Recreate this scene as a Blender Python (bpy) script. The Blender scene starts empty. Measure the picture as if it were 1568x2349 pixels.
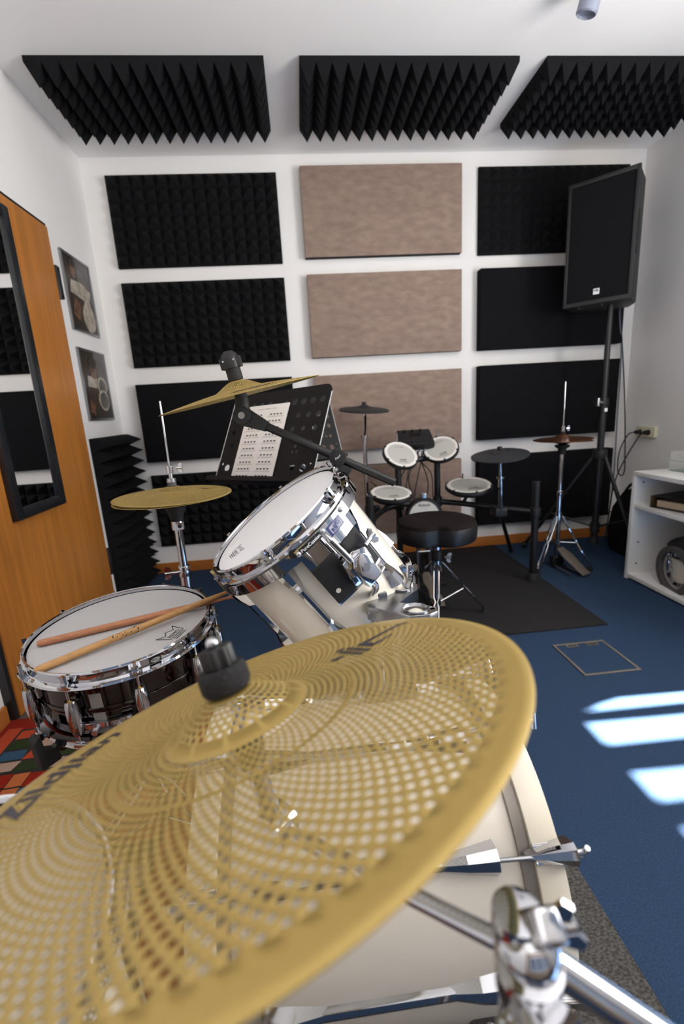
import bpy, bmesh, math, random
from mathutils import Vector as V, Matrix

# ---------------------------------------------------------------- camera, world, sun, window light, exposure
sc = bpy.context.scene
COL = sc.collection
F_PX, W_PX = 1028.3, 1568.0
YAW, PITCH, ROLL = -0.078502, 0.227191, -0.05937
CAM = V((0.0, -3.135, 1.07))
_f = V((-math.sin(YAW)*math.cos(PITCH), math.cos(YAW)*math.cos(PITCH), -math.sin(PITCH)))
_r = V((math.cos(YAW), math.sin(YAW), 0)); _u = _r.cross(_f)
C_R = _r*math.cos(ROLL) + _u*math.sin(ROLL)
C_U = _u*math.cos(ROLL) - _r*math.sin(ROLL)
cd = bpy.data.cameras.new('camera'); co = bpy.data.objects.new('camera', cd); COL.objects.link(co)
co.matrix_world = Matrix(((C_R.x, C_U.x, -_f.x, CAM.x), (C_R.y, C_U.y, -_f.y, CAM.y), (C_R.z, C_U.z, -_f.z, CAM.z), (0, 0, 0, 1)))
cd.sensor_fit = 'HORIZONTAL'; cd.sensor_width = 24.0; cd.lens = F_PX/W_PX*24.0; cd.clip_start = 0.01
cd.dof.use_dof = True; cd.dof.focus_distance = 1.0; cd.dof.aperture_fstop = 3.0
sc.camera = co

w = bpy.data.worlds.new('sky'); sc.world = w; w.use_nodes = True
wn = w.node_tree.nodes; wl = w.node_tree.links; wn.clear()
_o = wn.new('ShaderNodeOutputWorld'); _b = wn.new('ShaderNodeBackground'); _s = wn.new('ShaderNodeTexSky')
_s.sky_type = 'HOSEK_WILKIE'; _s.sun_direction = (0.56, -0.08, 0.82); _s.turbidity = 3.0
wl.new(_s.outputs[0], _b.inputs[0]); wl.new(_b.outputs[0], _o.inputs[0]); _b.inputs[1].default_value = 1.0

sd = bpy.data.lights.new('sun', 'SUN'); sd.energy = 130.0; sd.angle = math.radians(0.9); sd.color = (1.0, 0.96, 0.90)
so = bpy.data.objects.new('sun', sd); COL.objects.link(so); so.location = (6, -3, 6)
SUN = V((-1.0, 0.03, -1.47)).normalized()
so.rotation_euler = SUN.to_track_quat('-Z', 'Y').to_euler()

def area(name, loc, direction, sx, sy, power, col, spread=180):
    d = bpy.data.lights.new(name, 'AREA'); d.shape = 'RECTANGLE'; d.size = sx; d.size_y = sy; d.energy = power; d.color = col
    d.spread = math.radians(spread)
    o = bpy.data.objects.new(name, d); COL.objects.link(o); o.location = loc
    o.rotation_euler = V(direction).to_track_quat('-Z', 'Y').to_euler(); return o
# daylight through the side window, plus an added fill behind the camera
area('window_daylight_side', (2.33, -2.45, 1.60), (-1, 0.05, 0.38), 1.25, 1.40, 60, (1.0, 0.985, 0.965))
area('fill_light_rear', (0.55, -4.62, 1.50), (0, 1, 1.2), 2.6, 1.45, 33, (1.0, 0.98, 0.955), 122)  # added fill with no known source, tilted up to brighten ceiling and walls

if hasattr(sc, 'cycles'):
    sc.cycles.max_bounces = 8; sc.cycles.glossy_bounces = 4; sc.cycles.diffuse_bounces = 4; sc.cycles.transparent_max_bounces = 8
    sc.cycles.adaptive_threshold = 0.02
    sc.cycles.caustics_reflective = False; sc.cycles.caustics_refractive = False
vs = sc.view_settings
vs.view_transform = 'Standard'; vs.look = 'None'; vs.gamma = 1.0; vs.use_curve_mapping = False; vs.exposure = 0.56

# ---------------------------------------------------------------- helpers
WL = {}
def lin(c):
    if isinstance(c, str):
        c = [int(c[i:i+2], 16)/255 for i in (0, 2, 4)]
        c = [x/12.92 if x <= 0.04045 else ((x+0.055)/1.055)**2.4 for x in c]
    return (c[0], c[1], c[2], 1.0)

def mat(name, col, rough=0.5, metal=0.0, var=0.06, scale=30.0, bump=0.0, bscale=200.0, spec=0.5, stretch=(1, 1, 1), clear=0.0, detail=3.0, col2=None, coord='Object'):
    m = bpy.data.materials.new(name); m.use_nodes = True
    nt = m.node_tree; N = nt.nodes; L = nt.links
    p = N['Principled BSDF']; c = lin(col)
    p.inputs['Roughness'].default_value = rough; p.inputs['Metallic'].default_value = metal
    p.inputs['Specular IOR Level'].default_value = spec
    if clear: p.inputs['Coat Weight'].default_value = clear; p.inputs['Coat Roughness'].default_value = 0.05
    tc = N.new('ShaderNodeTexCoord'); mp = N.new('ShaderNodeMapping'); mp.inputs['Scale'].default_value = stretch
    L.new(tc.outputs[coord], mp.inputs[0])
    nz = N.new('ShaderNodeTexNoise'); nz.inputs['Scale'].default_value = scale; nz.inputs['Detail'].default_value = detail
    L.new(mp.outputs[0], nz.inputs[0])
    rp = N.new('ShaderNodeValToRGB'); rp.color_ramp.elements[0].position = 0.3; rp.color_ramp.elements[1].position = 0.7
    d = lin(col2) if col2 else None
    rp.color_ramp.elements[0].color = d if d else tuple(x*(1-var) for x in c[:3]) + (1,)
    rp.color_ramp.elements[1].color = tuple(min(1, x*(1+var)) for x in c[:3]) + (1,)
    L.new(nz.outputs[0], rp.inputs[0]); L.new(rp.outputs[0], p.inputs['Base Color'])
    if bump:
        n2 = N.new('ShaderNodeTexNoise'); n2.inputs['Scale'].default_value = bscale; n2.inputs['Detail'].default_value = 2.0
        L.new(mp.outputs[0], n2.inputs[0])
        bp = N.new('ShaderNodeBump'); bp.inputs['Strength'].default_value = bump; bp.inputs['Distance'].default_value = 0.002
        L.new(n2.outputs[0], bp.inputs['Height']); L.new(bp.outputs[0], p.inputs['Normal'])
    return m

def glass(name, col=(1, 1, 1), alpha=0.25, rough=0.05):
    m = bpy.data.materials.new(name); m.use_nodes = True
    nt = m.node_tree; N = nt.nodes; L = nt.links; N.clear()
    o = N.new('ShaderNodeOutputMaterial'); mx = N.new('ShaderNodeMixShader'); t = N.new('ShaderNodeBsdfTransparent'); g = N.new('ShaderNodeBsdfPrincipled')
    g.inputs['Base Color'].default_value = lin(col); g.inputs['Roughness'].default_value = rough
    nz = N.new('ShaderNodeTexNoise'); nz.inputs['Scale'].default_value = 25
    mr = N.new('ShaderNodeMapRange'); mr.inputs['To Min'].default_value = alpha*0.85; mr.inputs['To Max'].default_value = alpha*1.15
    L.new(nz.outputs[0], mr.inputs['Value']); L.new(mr.outputs[0], mx.inputs[0])
    L.new(t.outputs[0], mx.inputs[1]); L.new(g.outputs[0], mx.inputs[2]); L.new(mx.outputs[0], o.inputs[0])
    return m

def fr(n, ref=(1, 0, 0)):
    n = V(n).normalized(); ref = V(ref)
    x = ref - n*ref.dot(n)
    if x.length < 1e-4: ref = V((0, 0, -1)); x = ref - n*ref.dot(n)
    x.normalize(); return x, n.cross(x), n

class MB:
    def __init__(s): s.v = []; s.f = []
    def add(s, vs, fs):
        k = len(s.v); s.v += [V(p) for p in vs]; s.f += [tuple(i+k for i in f) for f in fs]; return s
    def box(s, c, size, ax=None):
        c = V(c); x, y, z = ax if ax else (V((1, 0, 0)), V((0, 1, 0)), V((0, 0, 1)))
        a, b, d = size[0]/2, size[1]/2, size[2]/2
        vs = [c + x*(i*a) + y*(j*b) + z*(k*d) for k in (-1, 1) for j in (-1, 1) for i in (-1, 1)]
        return s.add(vs, [(0, 2, 3, 1), (4, 5, 7, 6), (0, 1, 5, 4), (2, 6, 7, 3), (0, 4, 6, 2), (1, 3, 7, 5)])
    def span(s, lo, hi):
        return s.box([(a+b)/2 for a, b in zip(lo, hi)], [abs(b-a) for a, b in zip(lo, hi)])
    def cyl(s, p0, p1, r0, r1=None, n=18):
        r1 = r0 if r1 is None else r1; p0 = V(p0); p1 = V(p1); x, y, a = fr(p1-p0, (0.3, 0.8, 0.52))
        vs = []
        for p, r in ((p0, r0), (p1, r1)):
            vs += [p + x*(r*math.cos(2*math.pi*i/n)) + y*(r*math.sin(2*math.pi*i/n)) for i in range(n)]
        fs = [(i, (i+1) % n, n+(i+1) % n, n+i) for i in range(n)] + [tuple(range(n-1, -1, -1)), tuple(range(n, 2*n))]
        return s.add(vs, fs)
    def tube(s, pts, r, n=10, closed=False):
        pts = [V(p) for p in pts]; m = len(pts); vs = []; px = None
        for i, p in enumerate(pts):
            if closed: t = pts[(i+1) % m] - pts[i-1]
            else: t = pts[min(i+1, m-1)] - pts[max(i-1, 0)]
            t.normalize()
            if px is None: x, y, _ = fr(t, (0.31, 0.77, 0.55))
            else:
                x = px - t*px.dot(t); x.normalize(); y = t.cross(x)
            px = x; rr = r[i] if isinstance(r, (list, tuple)) else r
            vs += [p + x*(rr*math.cos(2*math.pi*k/n)) + y*(rr*math.sin(2*math.pi*k/n)) for k in range(n)]
        fs = [(i*n+k, i*n+(k+1) % n, (i+1)*n+(k+1) % n, (i+1)*n+k) for i in range(m-1) for k in range(n)]
        if closed: fs += [((m-1)*n+k, (m-1)*n+(k+1) % n, (k+1) % n, k) for k in range(n)]
        else: fs += [tuple(range(n-1, -1, -1)), tuple(range((m-1)*n, m*n))]
        return s.add(vs, fs)
    def lathe(s, prof, o, n, seg=48, closed=False, a0=0, a1=360):
        o = V(o); x, y, z = fr(n); k = len(prof); full = abs(a1-a0) >= 360
        cnt = seg if full else seg+1; vs = []
        for i in range(cnt):
            t = math.radians(a0 + (a1-a0)*i/seg); d = x*math.cos(t) + y*math.sin(t)
            vs += [o + d*r + z*h for r, h in prof]
        fs = []
        for i in range(seg):
            j = (i+1) % cnt
            for q in range(k if closed else k-1):
                q2 = (q+1) % k; fs.append((i*k+q, j*k+q, j*k+q2, i*k+q2))
        if not full and closed:
            fs += [tuple(range(k)), tuple(range((cnt-1)*k+k-1, (cnt-1)*k-1, -1))]
        return s.add(vs, fs)
    def prism(s, poly, o, x, y, z, d):
        o, x, y, z = V(o), V(x), V(y), V(z); m = len(poly)
        vs = [o + x*a + y*b for a, b in poly] + [o + x*a + y*b + z*d for a, b in poly]
        return s.add(vs, [tuple(range(m-1, -1, -1)), tuple(range(m, 2*m))] + [(i, (i+1) % m, m+(i+1) % m, m+i) for i in range(m)])
    def sph(s, c, r, n=12, sc=(1, 1, 1), ax=None):
        c = V(c); x, y, z = ax if ax else (V((1, 0, 0)), V((0, 1, 0)), V((0, 0, 1))); vs = []; m = max(6, n//2)
        for i in range(m+1):
            t = math.pi*i/m
            vs += [c + x*(sc[0]*r*math.sin(t)*math.cos(2*math.pi*k/n)) + y*(sc[1]*r*math.sin(t)*math.sin(2*math.pi*k/n)) + z*(sc[2]*r*math.cos(t)) for k in range(n)]
        return s.add(vs, [(i*n+k, i*n+(k+1) % n, (i+1)*n+(k+1) % n, (i+1)*n+k) for i in range(m) for k in range(n)])
    def build(s, name, m, parent=None, bevel=0, ang=38, base=None, seg=2, fix=True):
        if parent is not None: org = V(WL[parent.name])
        elif base is not None: org = V(base)
        else:
            xs = [p.x for p in s.v]; ys = [p.y for p in s.v]; zs = [p.z for p in s.v]
            org = V(((min(xs)+max(xs))/2, (min(ys)+max(ys))/2, min(zs)))
        me = bpy.data.meshes.new(name)
        me.from_pydata([tuple(p-org) for p in s.v], [], s.f)
        if fix or bevel:
            bm = bmesh.new(); bm.from_mesh(me)
            bmesh.ops.remove_doubles(bm, verts=bm.verts, dist=1e-6)
            bmesh.ops.recalc_face_normals(bm, faces=bm.faces)
            if bevel:
                es = [e for e in bm.edges if len(e.link_faces) == 2 and e.calc_face_angle(0) > math.radians(30)]
                bmesh.ops.bevel(bm, geom=es, offset=bevel, segments=seg, affect='EDGES', profile=0.6, clamp_overlap=True)
            bm.to_mesh(me); bm.free()
        me.shade_smooth(); me.set_sharp_from_angle(angle=math.radians(ang))
        me.materials.append(m)
        o = bpy.data.objects.new(name, me); COL.objects.link(o)
        if parent is not None: o.parent = parent
        else: o.location = org
        WL[o.name] = tuple(org); return o

def tag(o, label, cat, group=None):
    o['label'] = label; o['category'] = cat
    if group: o['group'] = group
    return o
def thing(name, label, cat, loc, group=None):
    o = bpy.data.objects.new(name, None); COL.objects.link(o); o.location = loc; o.empty_display_size = 0.05
    WL[o.name] = tuple(loc); return tag(o, label, cat, group)
def struct(o): o['kind'] = 'structure'; return o

def curve_mesh(cu):
    o = bpy.data.objects.new('tmp', cu); COL.objects.link(o)
    dg = bpy.context.evaluated_depsgraph_get(); me = bpy.data.meshes.new_from_object(o.evaluated_get(dg))
    vs = [tuple(v.co) for v in me.vertices]; fs = [tuple(p.vertices) for p in me.polygons]
    bpy.data.objects.remove(o); bpy.data.meshes.remove(me); bpy.data.curves.remove(cu); return vs, fs
_TX = {}
def text(s, size, shear=0.0, bold=0.0):
    k = (s, size, shear, bold)
    if k not in _TX:
        cu = bpy.data.curves.new('t', 'FONT'); cu.body = s; cu.size = size; cu.align_x = 'CENTER'; cu.align_y = 'CENTER'; cu.shear = shear; cu.resolution_u = 3; cu.offset = bold
        _TX[k] = curve_mesh(cu)
    return _TX[k]
def plate(outer, holes, thick):
    cu = bpy.data.curves.new('p', 'CURVE'); cu.dimensions = '2D'; cu.fill_mode = 'BOTH'; cu.extrude = thick/2
    for pts in [outer] + holes:
        sp = cu.splines.new('POLY'); sp.points.add(len(pts)-1); sp.use_cyclic_u = True
        for i, (a, b) in enumerate(pts): sp.points[i].co = (a, b, 0, 1)
    return curve_mesh(cu)
def put(mb, vf, fn): mb.add([fn(*p) for p in vf[0]], vf[1]); return mb
def flat(o, x, y, z, lift=0.0003):
    o, x, y, z = V(o), V(x), V(y), V(z); return lambda a, b, c: o + x*a + y*b + z*(c+lift)
def circle(cx, cy, r, n=20, sy=1.0): return [(cx + r*math.cos(2*math.pi*i/n), cy + sy*r*math.sin(2*math.pi*i/n)) for i in range(n)]
def rrect(w, h, r, n=5):
    pts = []
    for cx, cy, a in ((w/2-r, h/2-r, 0), (-w/2+r, h/2-r, 90), (-w/2+r, -h/2+r, 180), (w/2-r, -h/2+r, 270)):
        pts += [(cx + r*math.cos(math.radians(a+90*i/n)), cy + r*math.sin(math.radians(a+90*i/n))) for i in range(n+1)]
    return pts
def bez(pts, n=12):
    pts = [V(p) for p in pts]; out = []
    P = [pts[0]*2-pts[1]] + pts + [pts[-1]*2-pts[-2]]
    for i in range(1, len(P)-2):
        for k in range(n):
            t = k/n; a, b, c, d = P[i-1], P[i], P[i+1], P[i+2]
            out.append(0.5*((2*b) + (c-a)*t + (2*a-5*b+4*c-d)*t*t + (3*b-a-3*c+d)*t**3))
    return out + [pts[-1]]

# ---------------------------------------------------------------- materials
M = {}
M['wall'] = mat('white_plaster', 'efece9', 0.9, var=0.015, scale=3, bump=0.15, bscale=120)
M['bouncecut'] = mat('brown_bounce_cut', '95826f', 0.6, var=0.15, scale=6, stretch=(6, 6, .5))  # unseen wall's brown is made up to cut bounce light on near faces
M['ceil'] = mat('white_ceiling_paint', 'f0eeec', 0.95, var=0.012, scale=2, bump=0.1, bscale=90)
M['carpet'] = mat('blue_carpet', '2e4058', 0.95, var=0.22, scale=260, bump=0.9, bscale=500, spec=0.1)
M['wood'] = mat('orange_veneer', 'b8742f', 0.42, var=0.16, scale=5, stretch=(9, 9, 0.5), detail=6, bump=0.05, bscale=60)
M['base'] = mat('orange_baseboard', 'b06a2c', 0.5, var=0.1, scale=8, stretch=(1, 1, 8))
M['foam'] = mat('charcoal_foam', '161618', 0.95, var=0.12, scale=60, bump=0.5, bscale=500, spec=0.15)
M['flatfoam'] = mat('black_fabric_foam', '161618', 0.95, var=0.08, scale=40, bump=0.4, bscale=700, spec=0.1)
M['felt'] = mat('taupe_felt', '9a8578', 0.95, var=0.07, scale=14, stretch=(1, 1, 2.2), bump=0.5, bscale=400, spec=0.1, col2='8a766b')
M['darkedge'] = mat('dark_panel_edge', '26262a', 0.8, spec=0.2)
M['black'] = mat('black_plastic', '111113', 0.5, var=0.08, scale=50)
M['satin'] = mat('black_satin_paint', '121213', 0.42, var=0.05, scale=50)
M['desk'] = mat('black_stand_paint', '0e0c0c', 0.6, var=0.05, scale=50, spec=0.25)
M['rubber'] = mat('black_rubber', '141415', 0.75, var=0.1, scale=80, bump=0.2, bscale=300)
M['leather'] = mat('black_leatherette', '0c0c0f', 0.45, var=0.08, scale=30, bump=0.3, bscale=260)
M['velour'] = mat('brown_black_velour', '1d1715', 0.9, var=0.1, scale=60, spec=0.1)
M['chrome'] = mat('chrome', 'c6c6ca', 0.06, 1.0, var=0.015, scale=20)
M['cast'] = mat('cast_chrome', '97989b', 0.24, 1.0, var=0.04, scale=90, bump=0.12, bscale=300)
M['steel'] = mat('brushed_steel', 'b9babd', 0.28, 1.0, var=0.05, scale=60)
M['brass'] = mat('brass_insert', 'b08a45', 0.3, 1.0, var=0.05)
M['blackchrome'] = mat('black_nickel', '4a4442', 0.07, 1.0, var=0.05, scale=12)
M['white_lac'] = mat('white_lacquer', 'e9e0d1', 0.16, var=0.012, scale=6, clear=0.4)
M['cream'] = mat('cream_lacquer', 'e6dcc8', 0.2, var=0.015, scale=6, clear=0.3)
M['head'] = mat('white_drum_head', 'e9e8e9', 0.6, var=0.012, scale=40, bump=0.05, bscale=600)
M['snarehead'] = mat('grey_white_drum_head', 'b9b7b7', 0.6, var=0.012, scale=40, bump=0.05, bscale=600)
M['gold'] = mat('satin_gold_alloy', 'ab9152', 0.5, 0.4, var=0.05, scale=8, bump=0.03, bscale=300)
M['copper'] = mat('copper_cymbal', '8a5a3c', 0.35, 0.9, var=0.1, scale=15)
M['ink'] = mat('black_ink', '101014', 0.6)
M['cymink'] = mat('dark_violet_ink', '2b2630', 0.5)
M['whiteink'] = mat('white_ink', 'e8e8e8', 0.6)
M['blueink'] = mat('blue_badge', '1e2c6a', 0.35, var=0.1)
M['paper'] = mat('white_paper', 'e9e4de', 0.85, var=0.01, scale=20)
M['hickory'] = mat('hickory', 'b98a55', 0.5, var=0.14, scale=14, stretch=(2, 14, 14), detail=5)
M['rosewood'] = mat('reddish_hickory', 'b07552', 0.5, var=0.14, scale=14, stretch=(2, 14, 14), detail=5)
M['mesh'] = mat('grey_mesh_head', 'b9b7b0', 0.7, var=0.03, scale=300)
M['rimwhite'] = mat('white_rubber_rim', 'e6e0da', 0.6, var=0.02)
M['epad'] = mat('dark_grey_rubber_cymbal', '26272a', 0.6, var=0.06, scale=60)
M['mat'] = mat('dark_grey_mat', '2b2a2b', 0.95, var=0.25, scale=300, bump=0.8, bscale=600, spec=0.1)
M['loop'] = mat('grey_loop_rug', '4a4744', 0.95, var=0.45, scale=140, bump=1.0, bscale=170, spec=0.1, stretch=(1, 1.6, 1), detail=1)
M['shelf'] = mat('white_melamine', 'e4e2de', 0.4, var=0.01, scale=30)
M['ivory'] = mat('ivory_plastic', 'd8d3b8', 0.4, var=0.02)
M['metaledge'] = mat('grey_metal_trim', '8d857d', 0.45, 0.6, var=0.06)
M['alu'] = mat('brushed_aluminium', '9fa0a2', 0.35, 0.9, var=0.05)
M['mirror'] = mat('mirror_silvering', 'f2f2f2', 0.01, 1.0, var=0.002)
M['frameblk'] = mat('black_frame', '1c1e22', 0.35, var=0.05)
M['tan'] = mat('worn_metal_footboard', '7d7268', 0.45, 0.5, var=0.08, scale=40)
M['rugred'] = mat('rug_red', '8e2a1d', 0.95, var=0.15, scale=150, bump=0.6, bscale=400, spec=0.1)
M['clear'] = glass('clear_acrylic', 'dfe9e6', 0.11)
M['greenglass'] = glass('greenish_glass', '5c7f6c', 0.5)
M['tape'] = glass('clear_tape', 'b9b4ae', 0.30, 0.3)
M['cablegrey'] = mat('grey_blue_cable', '6c7080', 0.5)
M['lamp'] = mat('frosted_lamp_housing', '8b90a0', 0.4, 0.2)
M['pane'] = glass('window_pane', 'ffffff', 0.05)

# ---------------------------------------------------------------- the room
XL, XR, YB, YF, H = -1.17, 2.35, 0.0, -4.7, 2.58
struct(MB().span((XL-.1, YF-.1, -.1), (XR+.1, YB+.1, 0)).build('floor', M['carpet']))
struct(MB().span((XL-.1, YF-.1, H), (XR+.1, YB+.1, H+.1)).build('ceiling', M['ceil']))
struct(MB().span((XL-.1, YB, 0), (XR+.1, YB+.1, H)).build('wall_back', M['wall']))
struct(MB().span((XL-.1, YF, 0), (XL, YB, H)).build('wall_left', M['wall']))
# right wall with a window opening near the viewer
WY0, WY1, WZ0, WZ1 = -3.75, -1.80, 0.88, 2.33
m = MB(); m.span((XR, WY1, 0), (XR+.1, YB, H)); m.span((XR, YF, 0), (XR+.1, WY0, H))
m.span((XR, WY0, 0), (XR+.1, WY1, WZ0)); m.span((XR, WY0, WZ1), (XR+.1, WY1, H)); struct(m.build('wall_right', M['wall'], fix=False))
RX0, RX1, RZ0, RZ1 = -0.8, 1.9, 0.75, 2.25
m = MB(); m.span((XL-.1, YF-.1, 0), (RX0, YF, H)); m.span((RX1, YF-.1, 0), (XR+.1, YF, H))
m.span((RX0, YF-.1, 0), (RX1, YF, RZ0)); m.span((RX0, YF-.1, RZ1), (RX1, YF, H)); struct(m.build('wall_front', M['bouncecut'], fix=False))

def window(name, lo, hi, axis, bars):
    e = bpy.data.objects.new(name, None); COL.objects.link(e); e.location = lo; WL[e.name] = tuple(lo); struct(e)
    a0, a1 = lo[axis], hi[axis]; k = 1-axis; c = (lo[k]+hi[k])/2
    def sp(u0, u1, z0, z1, d=.05):
        l = [0, 0, z0]; h = [0, 0, z1]; l[axis], h[axis] = u0, u1; l[k], h[k] = c-d/2, c+d/2; return MB().span(l, h)
    f = sp(a0, a1, lo[2], lo[2]+.06); f.add(*(lambda q: (q.v, q.f))(sp(a0, a1, hi[2]-.05, hi[2])))
    f.add(*(lambda q: (q.v, q.f))(sp(a0, a0+.05, lo[2], hi[2]))); f.add(*(lambda q: (q.v, q.f))(sp(a1-.05, a1, lo[2], hi[2])))
    f.build('window_frame', M['shelf'], e, fix=False)
    for b, wd in bars: sp(b-wd/2, b+wd/2, lo[2]+.06, hi[2]-.05, .045).build('window_bar', M['shelf'], e)
    sp(a0+.05, a1-.05, lo[2]+.06, hi[2]-.05, .004).build('window_pane', M['pane'], e)
window('window_1', (XR+.02, WY0, WZ0), (XR+.08, WY1, WZ1), 1, [(-1.93, .06), (-2.112, .115), (-2.305, .085), (-2.8, .06), (-3.3, .06)])
window('added_rear_window', (RX0, YF-.08, RZ0), (RX1, YF-.02, RZ1), 0, [(.1, .06), (1.0, .06)])  # unseen rear window, added to go with the fill light

m = MB().span((XL+.005, -.014, 0), (XR-.005, 0, .072)); struct(m.build('baseboard_back', M['base'], bevel=.002))
struct(MB().span((XL, YF, 0), (XL+.014, -1.575, .075)).build('baseboard_left', M['base'], bevel=.002))
struct(MB().span((XR-.014, -2.6, 0), (XR, -.016, .072)).build('baseboard_right', M['base'], bevel=.002))

cu = thing('gobo', 'white curtain added out of view to trim a sun patch', 'gobo', (XR-.03, -1.80, 1.90))  # unseen cloth added to cut off the tip of one sun patch
m = MB(); prof = [(.012*math.sin(i*1.9), -1.72-.012*i) for i in range(20)]
vs = []
for k, (a, y) in enumerate(prof):
    zb_ = 1.87+.45*max(0, (k-11))/8
    vs += [V((XR-.035+a, y, zb_)), V((XR-.035+a, y, 2.40))]
m.add(vs, [(2*i, 2*i+1, 2*i+3, 2*i+2) for i in range(19)]); o_ = m.build('gobo_cloth', M['shelf'], cu); o_.modifiers.new('t', 'SOLIDIFY').thickness = .002
MB().cyl((XR-.035, -1.66, 2.405), (XR-.035, -3.9, 2.405), .01, n=12).build('gobo_rail', M['steel'], cu)

# ---- door with hinges (left wall)
DY0, DY1, DZ = -1.545, -.622, 1.995
d = bpy.data.objects.new('door_1', None); COL.objects.link(d); d.location = (XL, -1.08, 0); WL[d.name] = (XL, -1.08, 0); struct(d)
m = MB(); m.span((XL+.001, DY0, .006), (XL+.036, DY1, DZ)); m.build('door_leaf', M['wood'], d, bevel=.003)
m = MB(); m.span((XL+.0005, DY0-.022, 0), (XL+.03, DY0-.002, DZ+.02)); m.span((XL+.0005, DY0-.022, DZ+.002), (XL+.03, DY1, DZ+.014)); m.build('door_seal', M['frameblk'], d)
for z in (1.757, .30):
    m = MB().box((XL+.02, DY1+.028, z), (.038, .032, .15)); m.cyl((XL+.034, DY1+.012, z-.075), (XL+.034, DY1+.012, z+.075), .009); m.build('hinge', M['black'], d, bevel=.002)

# ---- mirror on the door
mi = thing('wall_mirror', 'tall mirror in a black frame hanging on the orange wooden door', 'mirror', (XL+.037, -1.17, .715))
MY0, MY1, MZ0, MZ1, fw = -1.35, -.978, .715, 1.94, .045
x0 = XL+.0365
for nm, lo, hi in (('frame_side', (MY0, MZ0), (MY0+fw, MZ1)), ('frame_side', (MY1-fw, MZ0), (MY1, MZ1)), ('frame_rail', (MY0+fw, MZ0), (MY1-fw, MZ0+fw)), ('frame_rail', (MY0+fw, MZ1-fw), (MY1-fw, MZ1))):
    MB().span((x0, lo[0], lo[1]), (x0+.024, hi[0], hi[1])).build(nm, M['frameblk'], mi, bevel=.006)
MB().span((x0+.001, MY0+fw-.004, MZ0+fw-.004), (x0+.012, MY1-fw+.004, MZ1-fw+.004)).build('mirror_glass', M['mirror'], mi)

# ---- pictures on the left wall
random.seed(4)
pic_dark = mat('photo_print_dark', '17130f', 0.35, var=0.6, scale=9, col2='3a2a1c', detail=4)
pic_grey = mat('photo_print_grey', '5f5c59', 0.3, var=0.4, scale=9, col2='34322f', detail=6)
pic_skin = mat('photo_print_skin', '74503b', 0.3, var=0.5, scale=40, col2='2c1d14', detail=6)
pic_pale = mat('photo_print_pale', 'b0a596', 0.3, var=0.3, scale=30, col2='7a6e60', detail=6)
def picture(label, y0, y1, z0, z1, kind):
    t = thing('framed_picture', label, 'picture', (XL, (y0+y1)/2, z0), 'drummer pictures on the left wall')
    b = .012
    for lo, hi in (((y0, z0), (y1, z0+b)), ((y0, z1-b), (y1, z1)), ((y0, z0+b), (y0+b, z1-b)), ((y1-b, z0+b), (y1, z1-b))):
        MB().span((XL+.0005, *lo), (XL+.013, *hi)).build('frame_strip', M['alu'], t, bevel=.002)
    MB().span((XL+.001, y0+b, z0+b), (XL+.007, y1-b, z1-b)).build('photo_print', pic_dark, t)
    X, Y, Z = (0, 1, 0), (0, 0, 1), (1, 0, 0)
    o = V((XL+.007, y0+b, z0+b)); W, Hh = y1-y0-2*b, z1-z0-2*b
    def blob(mt, pts, k): MB().prism([(a*W, c*Hh) for a, c in pts], o, X, Y, Z, .0004*k).build('printed_shape', mt, t)
    if kind == 0:
        blob(pic_grey, [(.55, .55), (1, .45), (1, 1), (.42, 1)], 1)
        blob(pic_pale, [(.12, .50), (.80, .44), (.95, .62), (.6, .7), (.2, .68)], 2)
        blob(pic_skin, circle(.33, .83, .10, 14, 1.1), 3); blob(pic_dark, circle(.34, .93, .12, 14, .5), 4)
        blob(pic_pale, circle(.72, .22, .25, 20, .85), 3); blob(pic_skin, [(.1, .2), (.34, .12), (.42, .36), (.22, .44)], 3)
        blob(pic_pale, [(.6, .4), (.86, .38), (.8, .52), (.66, .54)], 4)
    else:
        blob(pic_grey, [(.62, .5), (1, .45), (1, 1), (.55, 1)], 1)
        blob(pic_pale, [(.16, .48), (.5, .46), (.56, .62), (.2, .64)], 2)
        blob(pic_skin, circle(.45, .74, .12, 14, 1.2), 3); blob(pic_dark, circle(.47, .85, .16, 14, .6), 4)
        blob(pic_pale, circle(.74, .5, .2, 20, .75), 3); blob(pic_grey, circle(.74, .5, .15, 20, .75), 4)
        blob(pic_pale, circle(.72, .28, .22, 20, .75), 5); blob(pic_grey, circle(.72, .28, .17, 20, .75), 6)
        blob(pic_skin, [(.08, .1), (.25, .04), (.3, .22), (.14, .3)], 3)
picture('upper of two aluminium-framed drummer pictures, above the other on the left wall', -.474, -.150, 1.562, 1.957, 0)
picture('lower of two aluminium-framed drummer pictures, above the corner foam', -.476, -.140, 1.082, 1.474, 1)

# ---- acoustic panels
def foam(label, o, x, y, z, W, Hh, nx, ny, base, depth, group, name='pyramid_foam_panel'):
    o, x, y, z = V(o), V(x), V(y), V(z); m = MB()
    m.add([o, o+x*W, o+x*W+y*Hh, o+y*Hh, o+z*base, o+x*W+z*base, o+x*W+y*Hh+z*base, o+y*Hh+z*base], [(3, 2, 1, 0), (0, 1, 5, 4), (1, 2, 6, 5), (2, 3, 7, 6), (3, 0, 4, 7)])
    for i in range(nx):
        for j in range(ny):
            a, b = W/nx, Hh/ny; q = o+x*(i*a)+y*(j*b)+z*base
            m.add([q, q+x*a, q+x*a+y*b, q+y*b, q+x*(a/2)+y*(b/2)+z*depth], [(0, 1, 4), (1, 2, 4), (2, 3, 4), (3, 0, 4)])
    me = m.build(name, M['foam'], base=o, ang=10)
    return tag(me, label, 'foam panel', group)
X, Y, Z = V((1, 0, 0)), V((0, 1, 0)), V((0, 0, 1))
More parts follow.
